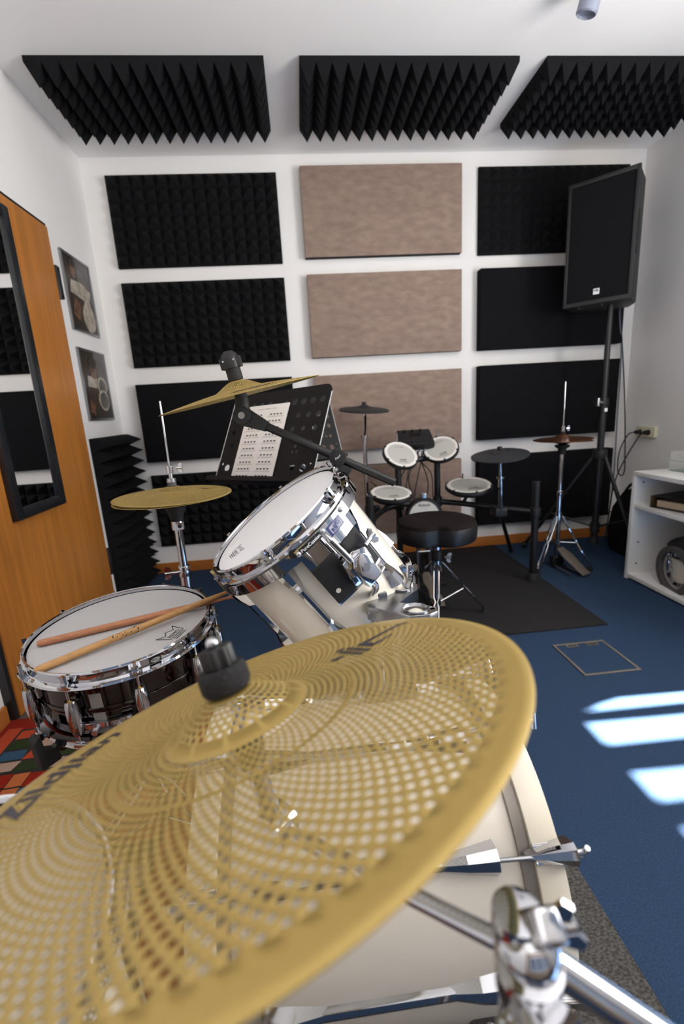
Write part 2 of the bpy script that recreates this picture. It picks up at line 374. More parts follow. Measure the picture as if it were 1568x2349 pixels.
ROW = (2.4785+.004, 1.8958, 1.2908, .6985); LROW = (2.4785, 1.8958, 1.2908, .6985); MROW = (2.4964, 1.8995, 1.2858, .6744); RROW = (2.4862, 1.8947, 1.2943, .6785)
CX = (-1.0338, .1101, 1.2298)
g = 'ceiling pyramid foam panels'
for i, (cx, lb) in enumerate(zip((-1.039, .117, 1.2485), ('ceiling pyramid foam panel nearest the left wall', 'middle one of the three ceiling pyramid foam panels', 'ceiling pyramid foam panel nearest the right wall'))):
    foam(lb, (cx, -.778, H), X, Y, -Z, 1.0, .5, 14, 7, .022, .075, g)
g = 'acoustic panels on the back wall'
for r, lb in ((0, 'top left pyramid foam panel on the back wall, left of the topmost beige panel'), (1, 'second pyramid foam panel from the top in the left column of the back wall'), (3, 'pyramid foam panel low on the back wall behind the hi-hat stand')):
    foam(lb, (CX[0], -.002, LROW[r]-.5), X, Z, -Y, 1.0, .5, 14, 7, .018, .045, g)
foam('pyramid foam panel on the back wall behind the loudspeaker', (CX[2], -.002, RROW[0]-.5), X, Z, -Y, 1.0, .5, 14, 7, .02, .035, g)
def slab(label, cx, top, t):
    m = MB().span((cx, -t, top-.5), (cx+1.0, -.002, top))
    tag(m.build('flat_foam_panel', M['flatfoam'], bevel=.004), label, 'foam panel', g)
slab('flat black panel on the back wall behind the music stand', CX[0], LROW[2], .055)
slab('flat black panel on the back wall behind the lower half of the loudspeaker', CX[2], RROW[1], .07)
slab('flat black panel on the back wall behind the copper hi-hat rod', CX[2], RROW[2], .07)
slab('lowest flat black panel on the back wall, behind the electronic kit rack', CX[2], RROW[3], .07)
for r, lb in enumerate(('topmost beige felt panel on the back wall', 'second beige felt panel from the top on the back wall', 'third beige felt panel from the top, behind the small electronic crash pad', 'lowest beige felt panel, behind the electronic kit')):
    t = thing('felt_panel', lb, 'acoustic panel', (CX[1]+.5, 0, MROW[r]-.5), g)
    MB().span((CX[1], -.046, MROW[r]-.5), (CX[1]+1, -.002, MROW[r])).build('panel_core', M['darkedge'], t, bevel=.002)
    MB().span((CX[1], -.052, MROW[r]-.5), (CX[1]+1, -.0455, MROW[r])).build('felt_facing', M['felt'], t, bevel=.002)
# standing foam in the corner on the left wall
foam('tall pyramid foam panel standing in the left corner on the floor', (XL, -.516, .0), Y, Z, X, .5, .985, 7, 14, .03, .095, 'corner foam')

# ---- floor things
t = tag(MB().span((.12, -1.31, 0), (1.37, -.03, .009)).build('floor_mat', M['mat'], bevel=.004), 'large dark grey mat under the electronic drum kit', 'mat')
fb = thing('floor_box', 'square floor socket box with grey metal rim set in the blue carpet', 'floor box', (1.14, -1.55, 0))
bx0, bx1, by0, by1, e = 1.024, 1.258, -1.668, -1.432, .011
for lo, hi in (((bx0, by0), (bx1, by0+e)), ((bx0, by1-e), (bx1, by1)), ((bx0, by0+e), (bx0+e, by1-e)), ((bx1-e, by0+e), (bx1, by1-e))):
    MB().span((*lo, 0), (*hi, .004)).build('rim_strip', M['metaledge'], fb, bevel=.001)
MB().span((bx0+e+.002, by0+e+.002, 0), (bx1-e-.002, by1-e-.002, .0025)).build('lid', M['carpet'], fb)
for k in (.34, .73):
    cx = bx0 + (bx1-bx0)*k
    t = MB().span((cx-.025, by1-e-.022, .001), (cx+.025, by1-e, .004)).build('cable_outlet', M['metaledge'], fb)
    for q in (-1, 0, 1): MB().span((cx+q*.013-.004, by1-e-.018, .004), (cx+q*.013+.004, by1-e-.006, .0048)).build('outlet_tooth', M['ink'], t)
tag(MB().span((-.30, -3.45, 0), (.558, -2.19, .006)).build('loop_rug', M['loop'], bevel=.002), 'grey loop-pile rug under the white bass drum', 'rug')
tag(MB().span((-1.15, -1.565, 0), (-.55, -1.50, .004)).build('door_strip', mat('grey_entrance_strip', '5d5852', .95, var=.2, scale=200), bevel=.001), 'narrow grey carpet strip on the floor in front of the door', 'carpet strip')

# red patchwork rug
rg = thing('patchwork_rug', 'red rug with a pattern of coloured patches beside the snare drum', 'rug', (-.85, -2.3, 0))
MB().span((-1.165, -3.3, 0), (-.32, -1.562, .008)).build('pile', M['rugred'], rg, bevel=.003)
cols = {k: mat('rug_'+k, c, .95, var=.12, scale=200, bump=.5, bscale=400, spec=.1) for k, c in dict(blue='35536b', green='2f3b22', cream='a98d7d', coral='b0492f', red='8b2415', orange='b5663a').items()}
MB().span((-1.085, -3.2, .008), (-.44, -1.63, .0084)).build('pattern_ground', mat('rug_dark_line', '241d18', .95, var=.2, scale=100), rg)
def patch(c, x0, y0, x1, y1, sh=0.0):
    q = [(x0+sh, y0), (x1+sh*.6, y0+.004), (x1-sh, y1), (x0-sh*.6, y1-.004)]
    MB().prism(q, (0, 0, .0083), (1, 0, 0), (0, 1, 0), (0, 0, 1), .0008).build('patch', cols[c], rg)
seqs = ['coral blue red', 'cream coral cream', 'blue coral green red', 'green cream blue cream']
random.seed(11); names = list(cols)
MB().prism([(-1.135, -1.62), (-1.085, -1.62), (-1.085, -3.2), (-1.135, -3.2)], (0, 0, .008), (1, 0, 0), (0, 1, 0), (0, 0, 1), .0006).build('border_band', cols['coral'], rg)
pat = [['coral', 'blue', 'red', 'coral', 'green', 'cream', 'blue'], ['green', 'cream', 'coral', 'cream', 'red', 'blue', 'coral'], ['blue', 'coral', 'green', 'red', 'coral', 'cream', 'green'], ['cream', 'green', 'cream', 'blue', 'cream', 'red', 'coral']]
cw, ch = .086, .052
for r in range(4):
    for c in range(7):
        x0 = -1.08+c*cw; y1 = -1.634-r*ch
        patch(pat[r][c], x0+.004, y1-ch+.003, x0+cw-.004, y1-.003, random.uniform(-.007, .007))
y1 = -1.634-4*ch-.006
for r in range(22):
    for c in range(5):
        if c == 1: col = 'orange'
        elif c == 0: col = 'red'
        else: col = random.choice(['coral', 'cream', 'orange', 'red', 'blue', 'green'])
        xs = (-1.08, -.98, -.93, -.84, -.74, -.45)
        patch(col, xs[c]+.0015, y1-(r+1)*.06+.0015, xs[c+1]-.0015, y1-r*.06-.0015)

# ---------------------------------------------------------------- drum building blocks
class D:
    def __init__(s, o, n, ref=(1, 0, 0)): s.o = V(o); s.x, s.y, s.n = fr(n, ref)
    def dir(s, a): t = math.radians(a); return s.x*math.cos(t) + s.y*math.sin(t)
    def tan(s, a): return s.n.cross(s.dir(a))
    def P(s, a, r, h): return s.o + s.dir(a)*r + s.n*h
    def cylmap(s, a, r, h, lift=.0004):
        return lambda u, v, w: s.P(a + math.degrees(u/r), r+w+lift, h+v)
def hoop(d, R, h, up=1, seg=72):
    # triple flanged hoop; R head radius, h top height, up=+1 top / -1 bottom
    p = [(R+.004, 0), (R+.007, .0012), (R+.0085, -.002), (R+.0065, -.006), (R+.0065, -.021), (R+.016, -.024), (R+.0175, -.028), (R+.015, -.0265), (R+.004, -.025), (R+.003, -.004)]
    return MB().lathe([(r, h+up*z) for r, z in p], d.o, d.n, seg, closed=True)
def rod(d, a, r, h0, h1, th):
    dr = d.dir(a); m = MB(); up = 1 if h0 > h1 else -1
    e = d.P(a, r, h0-.008*up)
    m.cyl(e, d.P(a, r, h1), .0028, n=10)
    m.box(d.P(a, r, h0), (.0062, .0062, .016), (dr, d.tan(a), d.n))
    m.cyl(d.P(a, r, h0-.008*up), d.P(a, r, h0-.0115*up), .0075, n=14)
    m.box(d.P(a, r-.001, h0-.015*up), (.014, .022, .006), (dr, d.tan(a), d.n))
    return m
def bridge_lug(d, a, rs, h0, h1, w=.017):
    # full-length lug: two faceted tapered ends joined by a slim bar
    m = MB(); dr, tn = d.dir(a), d.tan(a); s = 1 if h1 > h0 else -1; L = abs(h1-h0); q = min(.088, L*.30)
    for hs, sg in ((h0, s), (h1, -s)):
        for (ha, wa, da, hb, wb, db) in ((0, w, .023, q*.5, w*.72, .019), (q*.5, w*.72, .019, q, w*.36, .0095)):
            A = d.P(a, rs-.001, hs+sg*ha); B = d.P(a, rs-.001, hs+sg*hb); vs = []
            for c, ww, dd in ((A, wa, da), (B, wb, db)):
                vs += [c-tn*ww, c-tn*(ww*.62)+dr*dd*.8, c+dr*dd, c+tn*(ww*.62)+dr*dd*.8, c+tn*ww]
            m.add(vs, [(i, (i+1) % 5, 5+(i+1) % 5, 5+i) for i in range(5)] + [(0, 1, 2, 3, 4), (9, 8, 7, 6, 5)])
    A = d.P(a, rs+.003, h0+s*q*.9); B = d.P(a, rs+.003, h1-s*q*.9); vs = []
    for c in (A, B): vs += [c-tn*w*.36-dr*.004, c-tn*w*.3+dr*.005, c+dr*.0075, c+tn*w*.3+dr*.005, c+tn*w*.36-dr*.004]
    m.add(vs, [(i, (i+1) % 5, 5+(i+1) % 5, 5+i) for i in range(5)])
    return m
def tube_lug(d, a, rs, hc, L, r=.0105):
    m = MB(); c0, c1 = d.P(a, rs+.014, hc-L/2), d.P(a, rs+.014, hc+L/2)
    pts = [c0, c0*.85+c1*.15, (c0+c1)/2, c0*.15+c1*.85, c1]
    m.tube(pts, [r*.8, r, r*1.12, r, r*.8], 14)
    for k in (-.28, .28): m.box(d.P(a, rs+.004, hc+k*L), (.012, .016, .02), (d.dir(a), d.tan(a), d.n))
    return m
def shell(d, r, h0, h1, seg=72, t=.006):
    return MB().lathe([(r, h0), (r, h1), (r-t, h1), (r-t, h0)], d.o, d.n, seg, closed=True)
def disc(d, r, h, seg=72, th=.001):
    return MB().lathe([(.0001, h), (r*.5, h), (r, h), (r, h-th), (.0001, h-th)], d.o, d.n, seg)
def wing(m, c, ax, across, s=1.0):
    # wing screw: shaft along ax, two wings along across
    c, ax, across = V(c), V(ax).normalized(), V(across).normalized(); z = ax.cross(across).normalized(); across = z.cross(ax)
    m.cyl(c-ax*.012*s, c+ax*.012*s, .006*s, n=12)
    for k in (-1, 1):
        m.prism([(.004*s, -.006*s), (.016*s*1.0, -.002*s), (.021*s, .008*s), (.014*s, .014*s), (.004*s, .008*s)], c - z*.0025*s, across*k, ax, z, .005*s)
    return m
def braced_leg(m, p0, p1, side, r=.0042, gap=.011):
    p0, p1, side = V(p0), V(p1), V(side).normalized(); L = p1-p0
    for k in (-1, 1):
        m.tube([p0+L*.02+side*(.003*k), p0+L*.10+side*(gap*k), p0+L*.44+side*(gap*k), p0+L*.5+side*(.004*k), p0+L*.56+side*(gap*k), p0+L*.9+side*(gap*k), p1+side*(.003*k)], r, 8)
    return m
def tripod(t, c, zt, zb, rad, angs, r=.0042, mt='chrome', spread=None):
    c = V(c)
    for a in angs:
        dr = V((math.cos(math.radians(a)), math.sin(math.radians(a)), 0)); sd = V((-dr.y, dr.x, 0))
        foot = V((c.x, c.y, 0)) + dr*rad + Z*.03
        m = MB(); braced_leg(m, V((c.x, c.y, zt))+dr*.018, foot, sd, r); lg = m.build('leg', M[mt], t)
        MB().lathe([(.0001, -.03), (.016, -.03), (.014, -.01), (.009, .008), (.0001, .008)], foot, (0, 0, 1), 14).build('rubber_foot', M['rubber'], lg)
        m = MB(); p = V((c.x, c.y, zt))+dr*.018; q = foot; mid = p+(q-p)*.55
        m.cyl(V((c.x, c.y, zb))+dr*.014, mid, .0045, n=8); m.build('brace', M[mt], t)
    MB().cyl((c.x, c.y, zt-.022), (c.x, c.y, zt+.022), .021, n=20).build('leg_collar', M[mt], t)
    MB().cyl((c.x, c.y, zb-.014), (c.x, c.y, zb+.014), .019, n=20).build('brace_collar', M[mt], t)

def cymbal(o, n, R, hb, rb, hbell, zones, hole, name, mt, hseg=8, thick=.0011, ref=(1, 0, 0), seg=160):
    """perforated or plain cymbal; rim plane at o; zones: list of (r0, r1, rings, count)"""
    d = D(o, n, ref)
    def hh(r):
        q = min(1, r/R); h = hb*(1-q**1.35)
        if r < rb*1.25:
            t = r/(rb*1.25); h += hbell*(1-t*t)**1.6
        return h
    m = MB()
    def pt(r, a): return d.o + (d.x*math.cos(a)+d.y*math.sin(a))*r + d.n*hh(r)
    def ring(r0, r1, N):
        k = len(m.v)
        for r in (r0, r1): m.v += [pt(r, 2*math.pi*i/N) for i in range(N)]
        m.f += [(k+i, k+(i+1) % N, k+N+(i+1) % N, k+N+i) for i in range(N)]
    cur = .006
    for (r0, r1, rings, N) in zones:
        st = max(1, int((r0-cur)/.008))
        for i in range(st): ring(cur+(r0-cur)*i/st, cur+(r0-cur)*(i+1)/st, 2*N if N < 60 else N)
        for i in range(rings):
            a, b = r0+(r1-r0)*i/rings, r0+(r1-r0)*(i+1)/rings; rc = (a+b)/2; off = .5*(i % 2)
            da = 2*math.pi/N
            hr = min(hole, (b-a)*.44, rc*da*.42)
            for j in range(N):
                ac = (j+off)*da; k = len(m.v)
                corner = [(b, ac+da/2), (b, ac), (b, ac-da/2), (rc, ac-da/2), (a, ac-da/2), (a, ac), (a, ac+da/2), (rc, ac+da/2)]
                m.v += [pt(r, t) for r, t in corner]
                for q in range(8):
                    th = math.atan2(corner[q][0]-rc, (corner[q][1]-ac)*rc)
                    m.v.append(pt(rc+hr*math.sin(th), ac+hr*math.cos(th)/rc))
                m.f += [(k+q, k+(q+1) % 8, k+8+(q+1) % 8, k+8+q) for q in range(8)]
        cur = r1
    st = max(2, int((R-cur)/.008))
    for i in range(st): ring(cur+(R-cur)*i/st, cur+(R-cur)*(i+1)/st, seg)
    ob = m.build(name, M[mt], fix=True, base=o, ang=60)
    so_ = ob.modifiers.new('thickness', 'SOLIDIFY'); so_.thickness = thick; so_.offset = -1
    return ob, d, hh
def arc_text(s, size, shear, d, hh, a_mid, r_mid, parent, name='cymbal_print', flip=1, mt='cymink', bold=.0):
    vf = text(s, size, shear, bold)
    def f(u, v, w):
        r = r_mid + v*flip; a = math.radians(a_mid) - flip*u/r_mid
        return d.o + (d.x*math.cos(a)+d.y*math.sin(a))*r + d.n*(hh(r)+.0006)
    return put(MB(), vf, f).build(name, M[mt], parent, fix=False)
def emblem(d, hh, a, r0, sz, parent):
    """the letter-like emblem printed beside the bell: long hooked stroke, foot and a crossed block of small marks"""
    t = math.radians(a); er = d.x*math.cos(t)+d.y*math.sin(t); et = d.n.cross(er); m = MB()
    def quad(pts):
        vs = []
        for u, v in pts:
            p = er*(r0+u*sz) + et*(v*sz); vs.append(d.o + p + d.n*(hh(p.length)+.0006))
        m.add(vs, [tuple(range(len(vs)))])
    quad([(0, .10), (.95, .16), (1.15, .08), (1.18, .14), (.98, .24), (0, .22)]); quad([(0, -.16), (.14, -.18), (.16, .12), (0, .12)])
    quad([(.1, -.2), (.55, -.13), (.56, -.1), (.12, -.1)])
    for i in range(6):
        for j in range(2): quad([(-.34+j*.15, -.28+i*.1), (-.34+j*.15+.12, -.27+i*.1), (-.34+j*.15+.12, -.2+i*.1), (-.34+j*.15, -.21+i*.1)])
    quad([(-.62, .02), (-.42, .0), (-.42, .1), (-.62, .14)]); quad([(-.3, .36), (-.12, .36), (-.12, .45), (-.3, .44)])
    return m.build('cymbal_emblem', M['cymink'], parent, fix=False)

# ---------------------------------------------------------------- snare drum
S = D((-.4218, -2.1901, .6426), (-.0268, -.0422, .9988))
sn = thing('snare_drum', 'black nickel snare drum with white head and two sticks lying on it', 'snare drum', S.P(0, 0, -.165))
shell(S, .1775, -.022, -.148).build('shell', M['blackchrome'], sn)
hd = disc(S, .178, -.009).build('batter_head', M['snarehead'], sn)
hoop(S, .178, 0).build('hoop', M['chrome'], sn); hoop(S, .178, -.165, -1).build('hoop', M['chrome'], sn)
disc(S, .177, -.150).build('snare_side_head', M['head'], sn)
MB().lathe([(.1785, -.080), (.1795, -.083), (.1795, -.089), (.1785, -.092)], S.o, S.n, 72).build('shell_bead', M['blackchrome'], sn)
for k in range(10):
    a = -100+36*k
    rd = rod(S, a, .1935, -.006, -.05, 0).build('tension_rod', M['chrome'], sn)
    MB().cyl(S.P(a, .1935, -.049), S.P(a, .1935, -.056), .0055, n=10).build('brass_collar', M['brass'], rd)
    lg = tube_lug(S, a, .1775, -.086, .072, .0115).build('lug', M['chrome'], sn)
    rod(S, a, .1935, -.160, -.118, 0).build('tension_rod', M['chrome'], sn)
# butt plate with two screws on the side facing the viewer, clear tape, badge on the hoop
m = MB()
for a0, a1 in ((-96, -71),): m.lathe([(.179, -.118), (.186, -.118), (.186, -.108), (.179, -.108)], S.o, S.n, 14, True, a0, a1)
bp_ = m.build('butt_bar', M['chrome'], sn)
for a in (-94, -74): MB().box(S.P(a, .186, -.112), (.008, .022, .017), (S.dir(a), S.tan(a), S.n)).build('butt_lug', M['chrome'], bp_, bevel=.002)
for a in (-91, -78): MB().cyl(S.P(a, .183, -.122), S.P(a, .195, -.122), .006, n=14).build('butt_screw', M['steel'], bp_)
MB().lathe([(.1782, -.05), (.1786, -.05), (.1786, -.135), (.1782, -.135)], S.o, S.n, 8, True, -92, -85).build('clear_tape', M['tape'], sn)
bd = MB().lathe([(.1852, -.0185), (.1858, -.0185), (.1858, -.0075), (.1852, -.0075)], S.o, S.n, 8, True, -56, -49).build('maker_badge', M['ink'], sn)
put(MB(), plate(circle(0, 0, .0088, 20, .5), [], .0002), S.cylmap(-52.5, .1858, -.013)).build('badge_oval', M['steel'], bd, fix=False)
put(MB(), text('Pearl', .0075, .3), S.cylmap(-52.5, .1861, -.013)).build('badge_lettering', M['ink'], bd, fix=False)
put(MB(), text('Pearl SuperHoop', .0072, .3), S.cylmap(-40.5, .1848, -.0125)).build('hoop_lettering', M['ink'], sn, fix=False)
# head logo: crown shaped outline with the maker's name
def head_logo(d, a, r, size, parent, rot=0, h=-.0086, y=None):
    er = d.dir(a); et = d.tan(a); t = math.radians(rot); ux = er*math.cos(t)+et*math.sin(t); uy = d.n.cross(ux)
    o = d.P(a, r, h); m = MB(); put(m, text('REMO', size), flat(o, ux, uy, d.n, .0004))
    w_, b = size*1.75, size*.16
    def bar(p, q):
        p, q = V((*p, 0)), V((*q, 0)); e = (q-p).normalized(); nn = V((-e.y, e.x, 0))*b*.4
        m.add([o+ux*c.x+uy*c.y+d.n*.0004 for c in (p-nn, q-nn, q+nn, p+nn)], [(0, 1, 2, 3)])
    s = size
    pts = [(-w_, -.6*s), (w_, -.6*s), (w_*1.25, 1.9*s), (w_*.62, .85*s), (0, 1.7*s), (-w_*.62, .85*s), (-w_*1.25, 1.9*s)]
    for i in range(len(pts)): bar(pts[i], pts[(i+1) % len(pts)])
    for k in (0, 1): bar((-w_*.8, -(1.0+.4*k)*s), (w_*.8, -(1.0+.4*k)*s))
    return m.build('head_logo', M['ink'], parent, fix=False)
head_logo(S, -27, .142, .0125, sn, rot=97)
# snare stand
st = thing('snare_stand', 'snare stand with black rubber-tipped basket under the snare drum', 'drum stand', (-.42, -2.19, 0))
hub = V((-.417, -2.183, .40))
MB().cyl((-.417, -2.183, .14), hub, .0127).build('tube', M['chrome'], st)
MB().cyl(hub-Z*.03, hub+Z*.03, .022).build('basket_hub', M['satin'], st)
for a in (-126, -6, 114):
    e = S.P(a, .187, -.172)
    MB().tube([hub, S.P(a, .08, -.205), S.P(a, .175, -.187), e], .0065, 10).build('basket_arm', M['satin'], st)
    dr, tn = S.dir(a), S.tan(a)
    m = MB(); c = S.P(a, .2075, -.166); m.prism([(-.024, -.033), (.012, -.033), (.012, .028), (.006, .036), (-.001, .036), (-.002, .004), (-.024, -.012)], c - tn*.013, dr, S.n, tn, .026)
    m.build('rubber_grip', M['rubber'], st, bevel=.003)
tripod(st, (-.417, -2.183, 0), .24, .12, .24, (95, 215, 335))

# drum sticks
def stick(label, p0, p1, mt):
    p0, p1 = V(p0), V(p1); L = p1-p0; x, y, n = fr(L)
    prof = [(.0001, 0), (.005, .001), (.0068, .005), (.0072, .012), (.0072, .27), (.0055, .345), (.0035, .386), (.0032, .39), (.0048, .397), (.0048, .403), (.003, .408), (.0001, .4085)]
    o = MB().lathe([(r, h*L.length/.4085) for r, h in prof], p0, n, 16).build('drumstick', M[mt], base=p0)
    return tag(o, label, 'drumstick', 'drumsticks on the snare')
hz = lambda x, y, lift=0: (S.o.z-.009+.0088) + (-(x-S.o.x)*S.n.x-(y-S.o.y)*S.n.y)/S.n.z + lift
s1 = stick('reddish drumstick lying across the snare head, farther from the viewer', (-.573, -2.243, hz(-.573, -2.243)-.001), (-.185, -2.129, .6535), 'rosewood')
s2 = stick('pale hickory drumstick with worn black print, nearer to the viewer', (-.522, -2.347, hz(-.522, -2.347)-.001), (-.178, -2.112, .668), 'hickory')
p0 = V((-.522, -2.347, hz(-.522, -2.347)-.001)); p1 = V((-.178, -2.112, .668)); x_, y_, n_ = fr(p1-p0); m = MB(); random.seed(3)
dd = D(p0, p1-p0)
for k in range(60):
    a = random.uniform(0, 360); h = .135+random.uniform(0, .05)
    m.lathe([(.0073, h), (.00745, h), (.00745, h+random.uniform(.001, .003)), (.0073, h+.001)], dd.o, dd.n, 2, True, a, a+random.uniform(6, 22))
m.build('stick_print', M['ink'], s2)

# ---------------------------------------------------------------- tom tom
T = D((-.0717, -2.2139, .861), (-.5557, -.1085, .8243))
tm = thing('tom_drum', 'white tom tom with chrome suspension rim above the bass drum', 'tom', T.P(0, 0, -.30))
shell(T, .1525, -.022, -.278).build('shell', M['white_lac'], tm)
disc(T, .1525, -.009).build('batter_head', M['head'], tm); disc(T, .152, -.286).build('resonant_head', M['head'], tm)
hoop(T, .1525, 0).build('hoop', M['chrome'], tm); hoop(T, .1525, -.298, -1).build('hoop', M['chrome'], tm)
for k in range(6):
    a = -95+60*k
    rod(T, a, .1665, -.004, -.062, 0).build('tension_rod', M['chrome'], tm); rod(T, a, .1665, -.294, -.238, 0).build('tension_rod', M['chrome'], tm)
    bridge_lug(T, a, .1525, -.056, -.244, .019).build('lug', M['chrome'], tm)
rim = MB().lathe([(.1725, -.030), (.1745, -.030), (.1745, -.053), (.1725, -.053)], T.o, T.n, 72, True).build('suspension_rim', M['chrome'], tm)
for k in range(6):
    a = -95+60*k+14
    m = MB(); m.cyl(T.P(a, .160, -.033), T.P(a, .176, -.033), .008, n=14); m.build('rubber_grommet', M['rubber'], rim)
# mounting plate (curved) with two rubber pads, badges and screws
pl_ = MB().lathe([(.1745, -.03), (.1768, -.03), (.1768, -.168), (.1745, -.168)], T.o, T.n, 12, True, -80, -41).build('mounting_plate', M['chrome'], tm)
for a0, a1 in ((-80, -63), (-56, -41)):
    MB().lathe([(.1768, -.078), (.1792, -.080), (.1792, -.160), (.1768, -.164)], T.o, T.n, 8, True, a0, a1).build('rubber_pad', M['rubber'], pl_, bevel=.001)
for a, h in ((-78.5, -.038), (-59.6, -.037), (-41, -.037)): MB().sph(T.P(a, .177, h), .0055, 12).build('dome_screw', M['steel'], pl_)
MB().cyl(T.P(-75, .179, -.141), T.P(-75, .1795, -.141), .0048, n=16).build('pad_hole', M['white_lac'], pl_)
b1 = MB().lathe([(.1768, -.0445), (.1776, -.0445), (.1776, -.0315), (.1768, -.0315)], T.o, T.n, 8, True, -77, -61.5).build('nameplate', M['ink'], pl_)
put(MB(), text('PureCussion', .0088, 0, .0002), T.cylmap(-69.2, .1776, -.038)).build('nameplate_lettering', M['whiteink'], b1, fix=False)
b2 = MB().lathe([(.1768, -.0585), (.1778, -.0585), (.1778, -.0385), (.1768, -.0385)], T.o, T.n, 8, True, -57, -44.5).build('badge', M['blueink'], pl_)
put(MB(), plate(rrect(.031, .0148, .002), [], .0003), T.cylmap(-50.7, .1779, -.0485)).build('badge_field', mat('lilac_grey_badge', '8d8a98', .35, var=.15, scale=200), b2, fix=False)
_c, _s = math.cos(.32), math.sin(.32)
_vf = text('RIMS', .0125, 0, .0003)
put(MB(), ([(a*_c-b*_s, a*_s+b*_c, c) for a, b, c in _vf[0]], _vf[1]), T.cylmap(-50.7, .1783, -.0485)).build('badge_lettering', M['blueink'], b2, fix=False)
head_logo(T, -165, .108, .010, tm, rot=95)
# clamp block with jaws, screw and pin
ac, hc = -58.5, -.122; dr, tn = T.dir(ac), T.tan(ac)
cl = MB().prism([(-.030, -.026), (.004, -.036), (.030, -.016), (.032, .014), (.008, .026), (-.024, .022)], T.P(ac, .180, hc), tn, T.n, dr, .022).build('clamp_base', M['chrome'], tm, bevel=.003)
MB().prism([(-.017, -.034), (.017, -.034), (.020, .012), (.010, .024), (-.012, .024), (-.020, .010)], T.P(ac, .201, hc-.004), tn, T.n, dr, .020).build('clamp_jaw', M['chrome'], cl, bevel=.003)
MB().cyl(T.P(ac, .221, hc-.004), T.P(ac, .2235, hc-.004), .009, n=6).build('clamp_bolt', M['cast'], cl)
m = MB(); m.cyl(T.P(-47.5, .196, -.112), T.P(-40.5, .196, -.112), .0045, n=12); wing(m, T.P(-41, .196, -.112), tn, T.n, .8); m.build('clamp_screw', M['chrome'], cl)
rod_a = T.P(-62, .205, -.048); rod_b = T.P(-60.5, .205, -.11)
ROD_TOP = rod_a
# ---------------------------------------------------------------- bass drum
BX0, BX1 = -.144, .262; B = D((0, -2.4436, .273), (1, 0, 0))
bs = thing('bass_drum', 'white bass drum with chrome lugs lying under the large ride cymbal', 'bass drum', (.06, -2.4436, .012))
shell(B, .254, BX0, BX1, 96).build('shell', M['white_lac'], bs)
for x0, x1 in ((BX1, BX1+.018), (BX0-.018, BX0)):
    MB().lathe([(.2605, x0), (.2605, x1), (.245, x1), (.245, x0)], B.o, B.n, 96, True).build('head_collar', M['metaledge'], bs)
for x0, x1 in ((BX1+.018, BX1+.0586), (BX0-.0586, BX0-.018)):
    MB().lathe([(.267, x0), (.267, x1), (.255, x1), (.255, x0)], B.o, B.n, 96, True).build('hoop', M['cream'], bs, bevel=.0015)
disc(B, .254, BX1+.022, 96).build('front_head', M['head'], bs); disc(B, .254, BX0-.020, 96).build('batter_head', M['head'], bs)
for k in range(10):
    a = -129+36*k
    if math.cos(math.radians(a)) > .97: continue
    bridge_lug(B, a, .254, BX1-.034, BX0+.034, .022).build('lug', M['chrome'], bs)
    for sg, xe in ((1, BX1), (-1, BX0)):
        dr, tn = B.dir(a), B.tan(a); c = lambda h: B.o + V((xe+sg*h, 0, 0))
        m = MB(); m.prism([(.2675, .018), (.270, .018), (.2705, .0635), (.248, .066), (.248, .0605), (.2675, .0600)], c(0)-tn*.013, dr, X*sg, tn, .026)
        cw_ = m.build('claw', M['chrome'], bs, bevel=.0015)
        m = MB(); vs_ = []
        for h_, wd_, r_ in ((.004, .005, .280), (.030, .011, .289), (.068, .0175, .299)):
            p_ = c(h_); vs_ += [p_+dr*.2665-tn*wd_, p_+dr*(r_-.006)-tn*wd_*.8, p_+dr*r_-tn*wd_*.35, p_+dr*r_+tn*wd_*.35, p_+dr*(r_-.006)+tn*wd_*.8, p_+dr*.2665+tn*wd_]
        m.add(vs_, [(j*6+i, j*6+(i+1) % 6, (j+1)*6+(i+1) % 6, (j+1)*6+i) for j in range(2) for i in range(6)] + [(5, 4, 3, 2, 1, 0), (12, 13, 14, 15, 16, 17)]); m.build('claw_cap', M['chrome'], cw_)
        m = MB(); m.cyl(B.P(a, .2715, xe-sg*.034), B.P(a, .281, xe+sg*.02), .0032, n=10); m.build('tension_rod', M['steel'], bs); m = MB(); m.cyl(B.P(a, .284, xe+sg*.06), B.P(a, .2845, xe+sg*.082), .005, n=12)
        m.cyl(B.P(a, .2845, xe+sg*.084)-dr*.012+tn*.006, B.P(a, .2845, xe+sg*.084)+dr*.012-tn*.006, .004, n=10); m.build('rod_key', M['steel'], bs)
for sg in (-1, 1):
    m = MB(); y = -2.4436+sg*.235
    m.cyl((.20, y, .20), (.27, y+sg*.13, .018), .009, n=12); s_ = m.build('spur', M['chrome'], bs)
    MB().sph((.272, y+sg*.133, .026), .013, 12).build('rubber_tip', M['rubber'], s_); MB().box((.20, y-sg*.004, .205), (.05, .03, .06)).build('spur_bracket', M['chrome'], s_, bevel=.005)
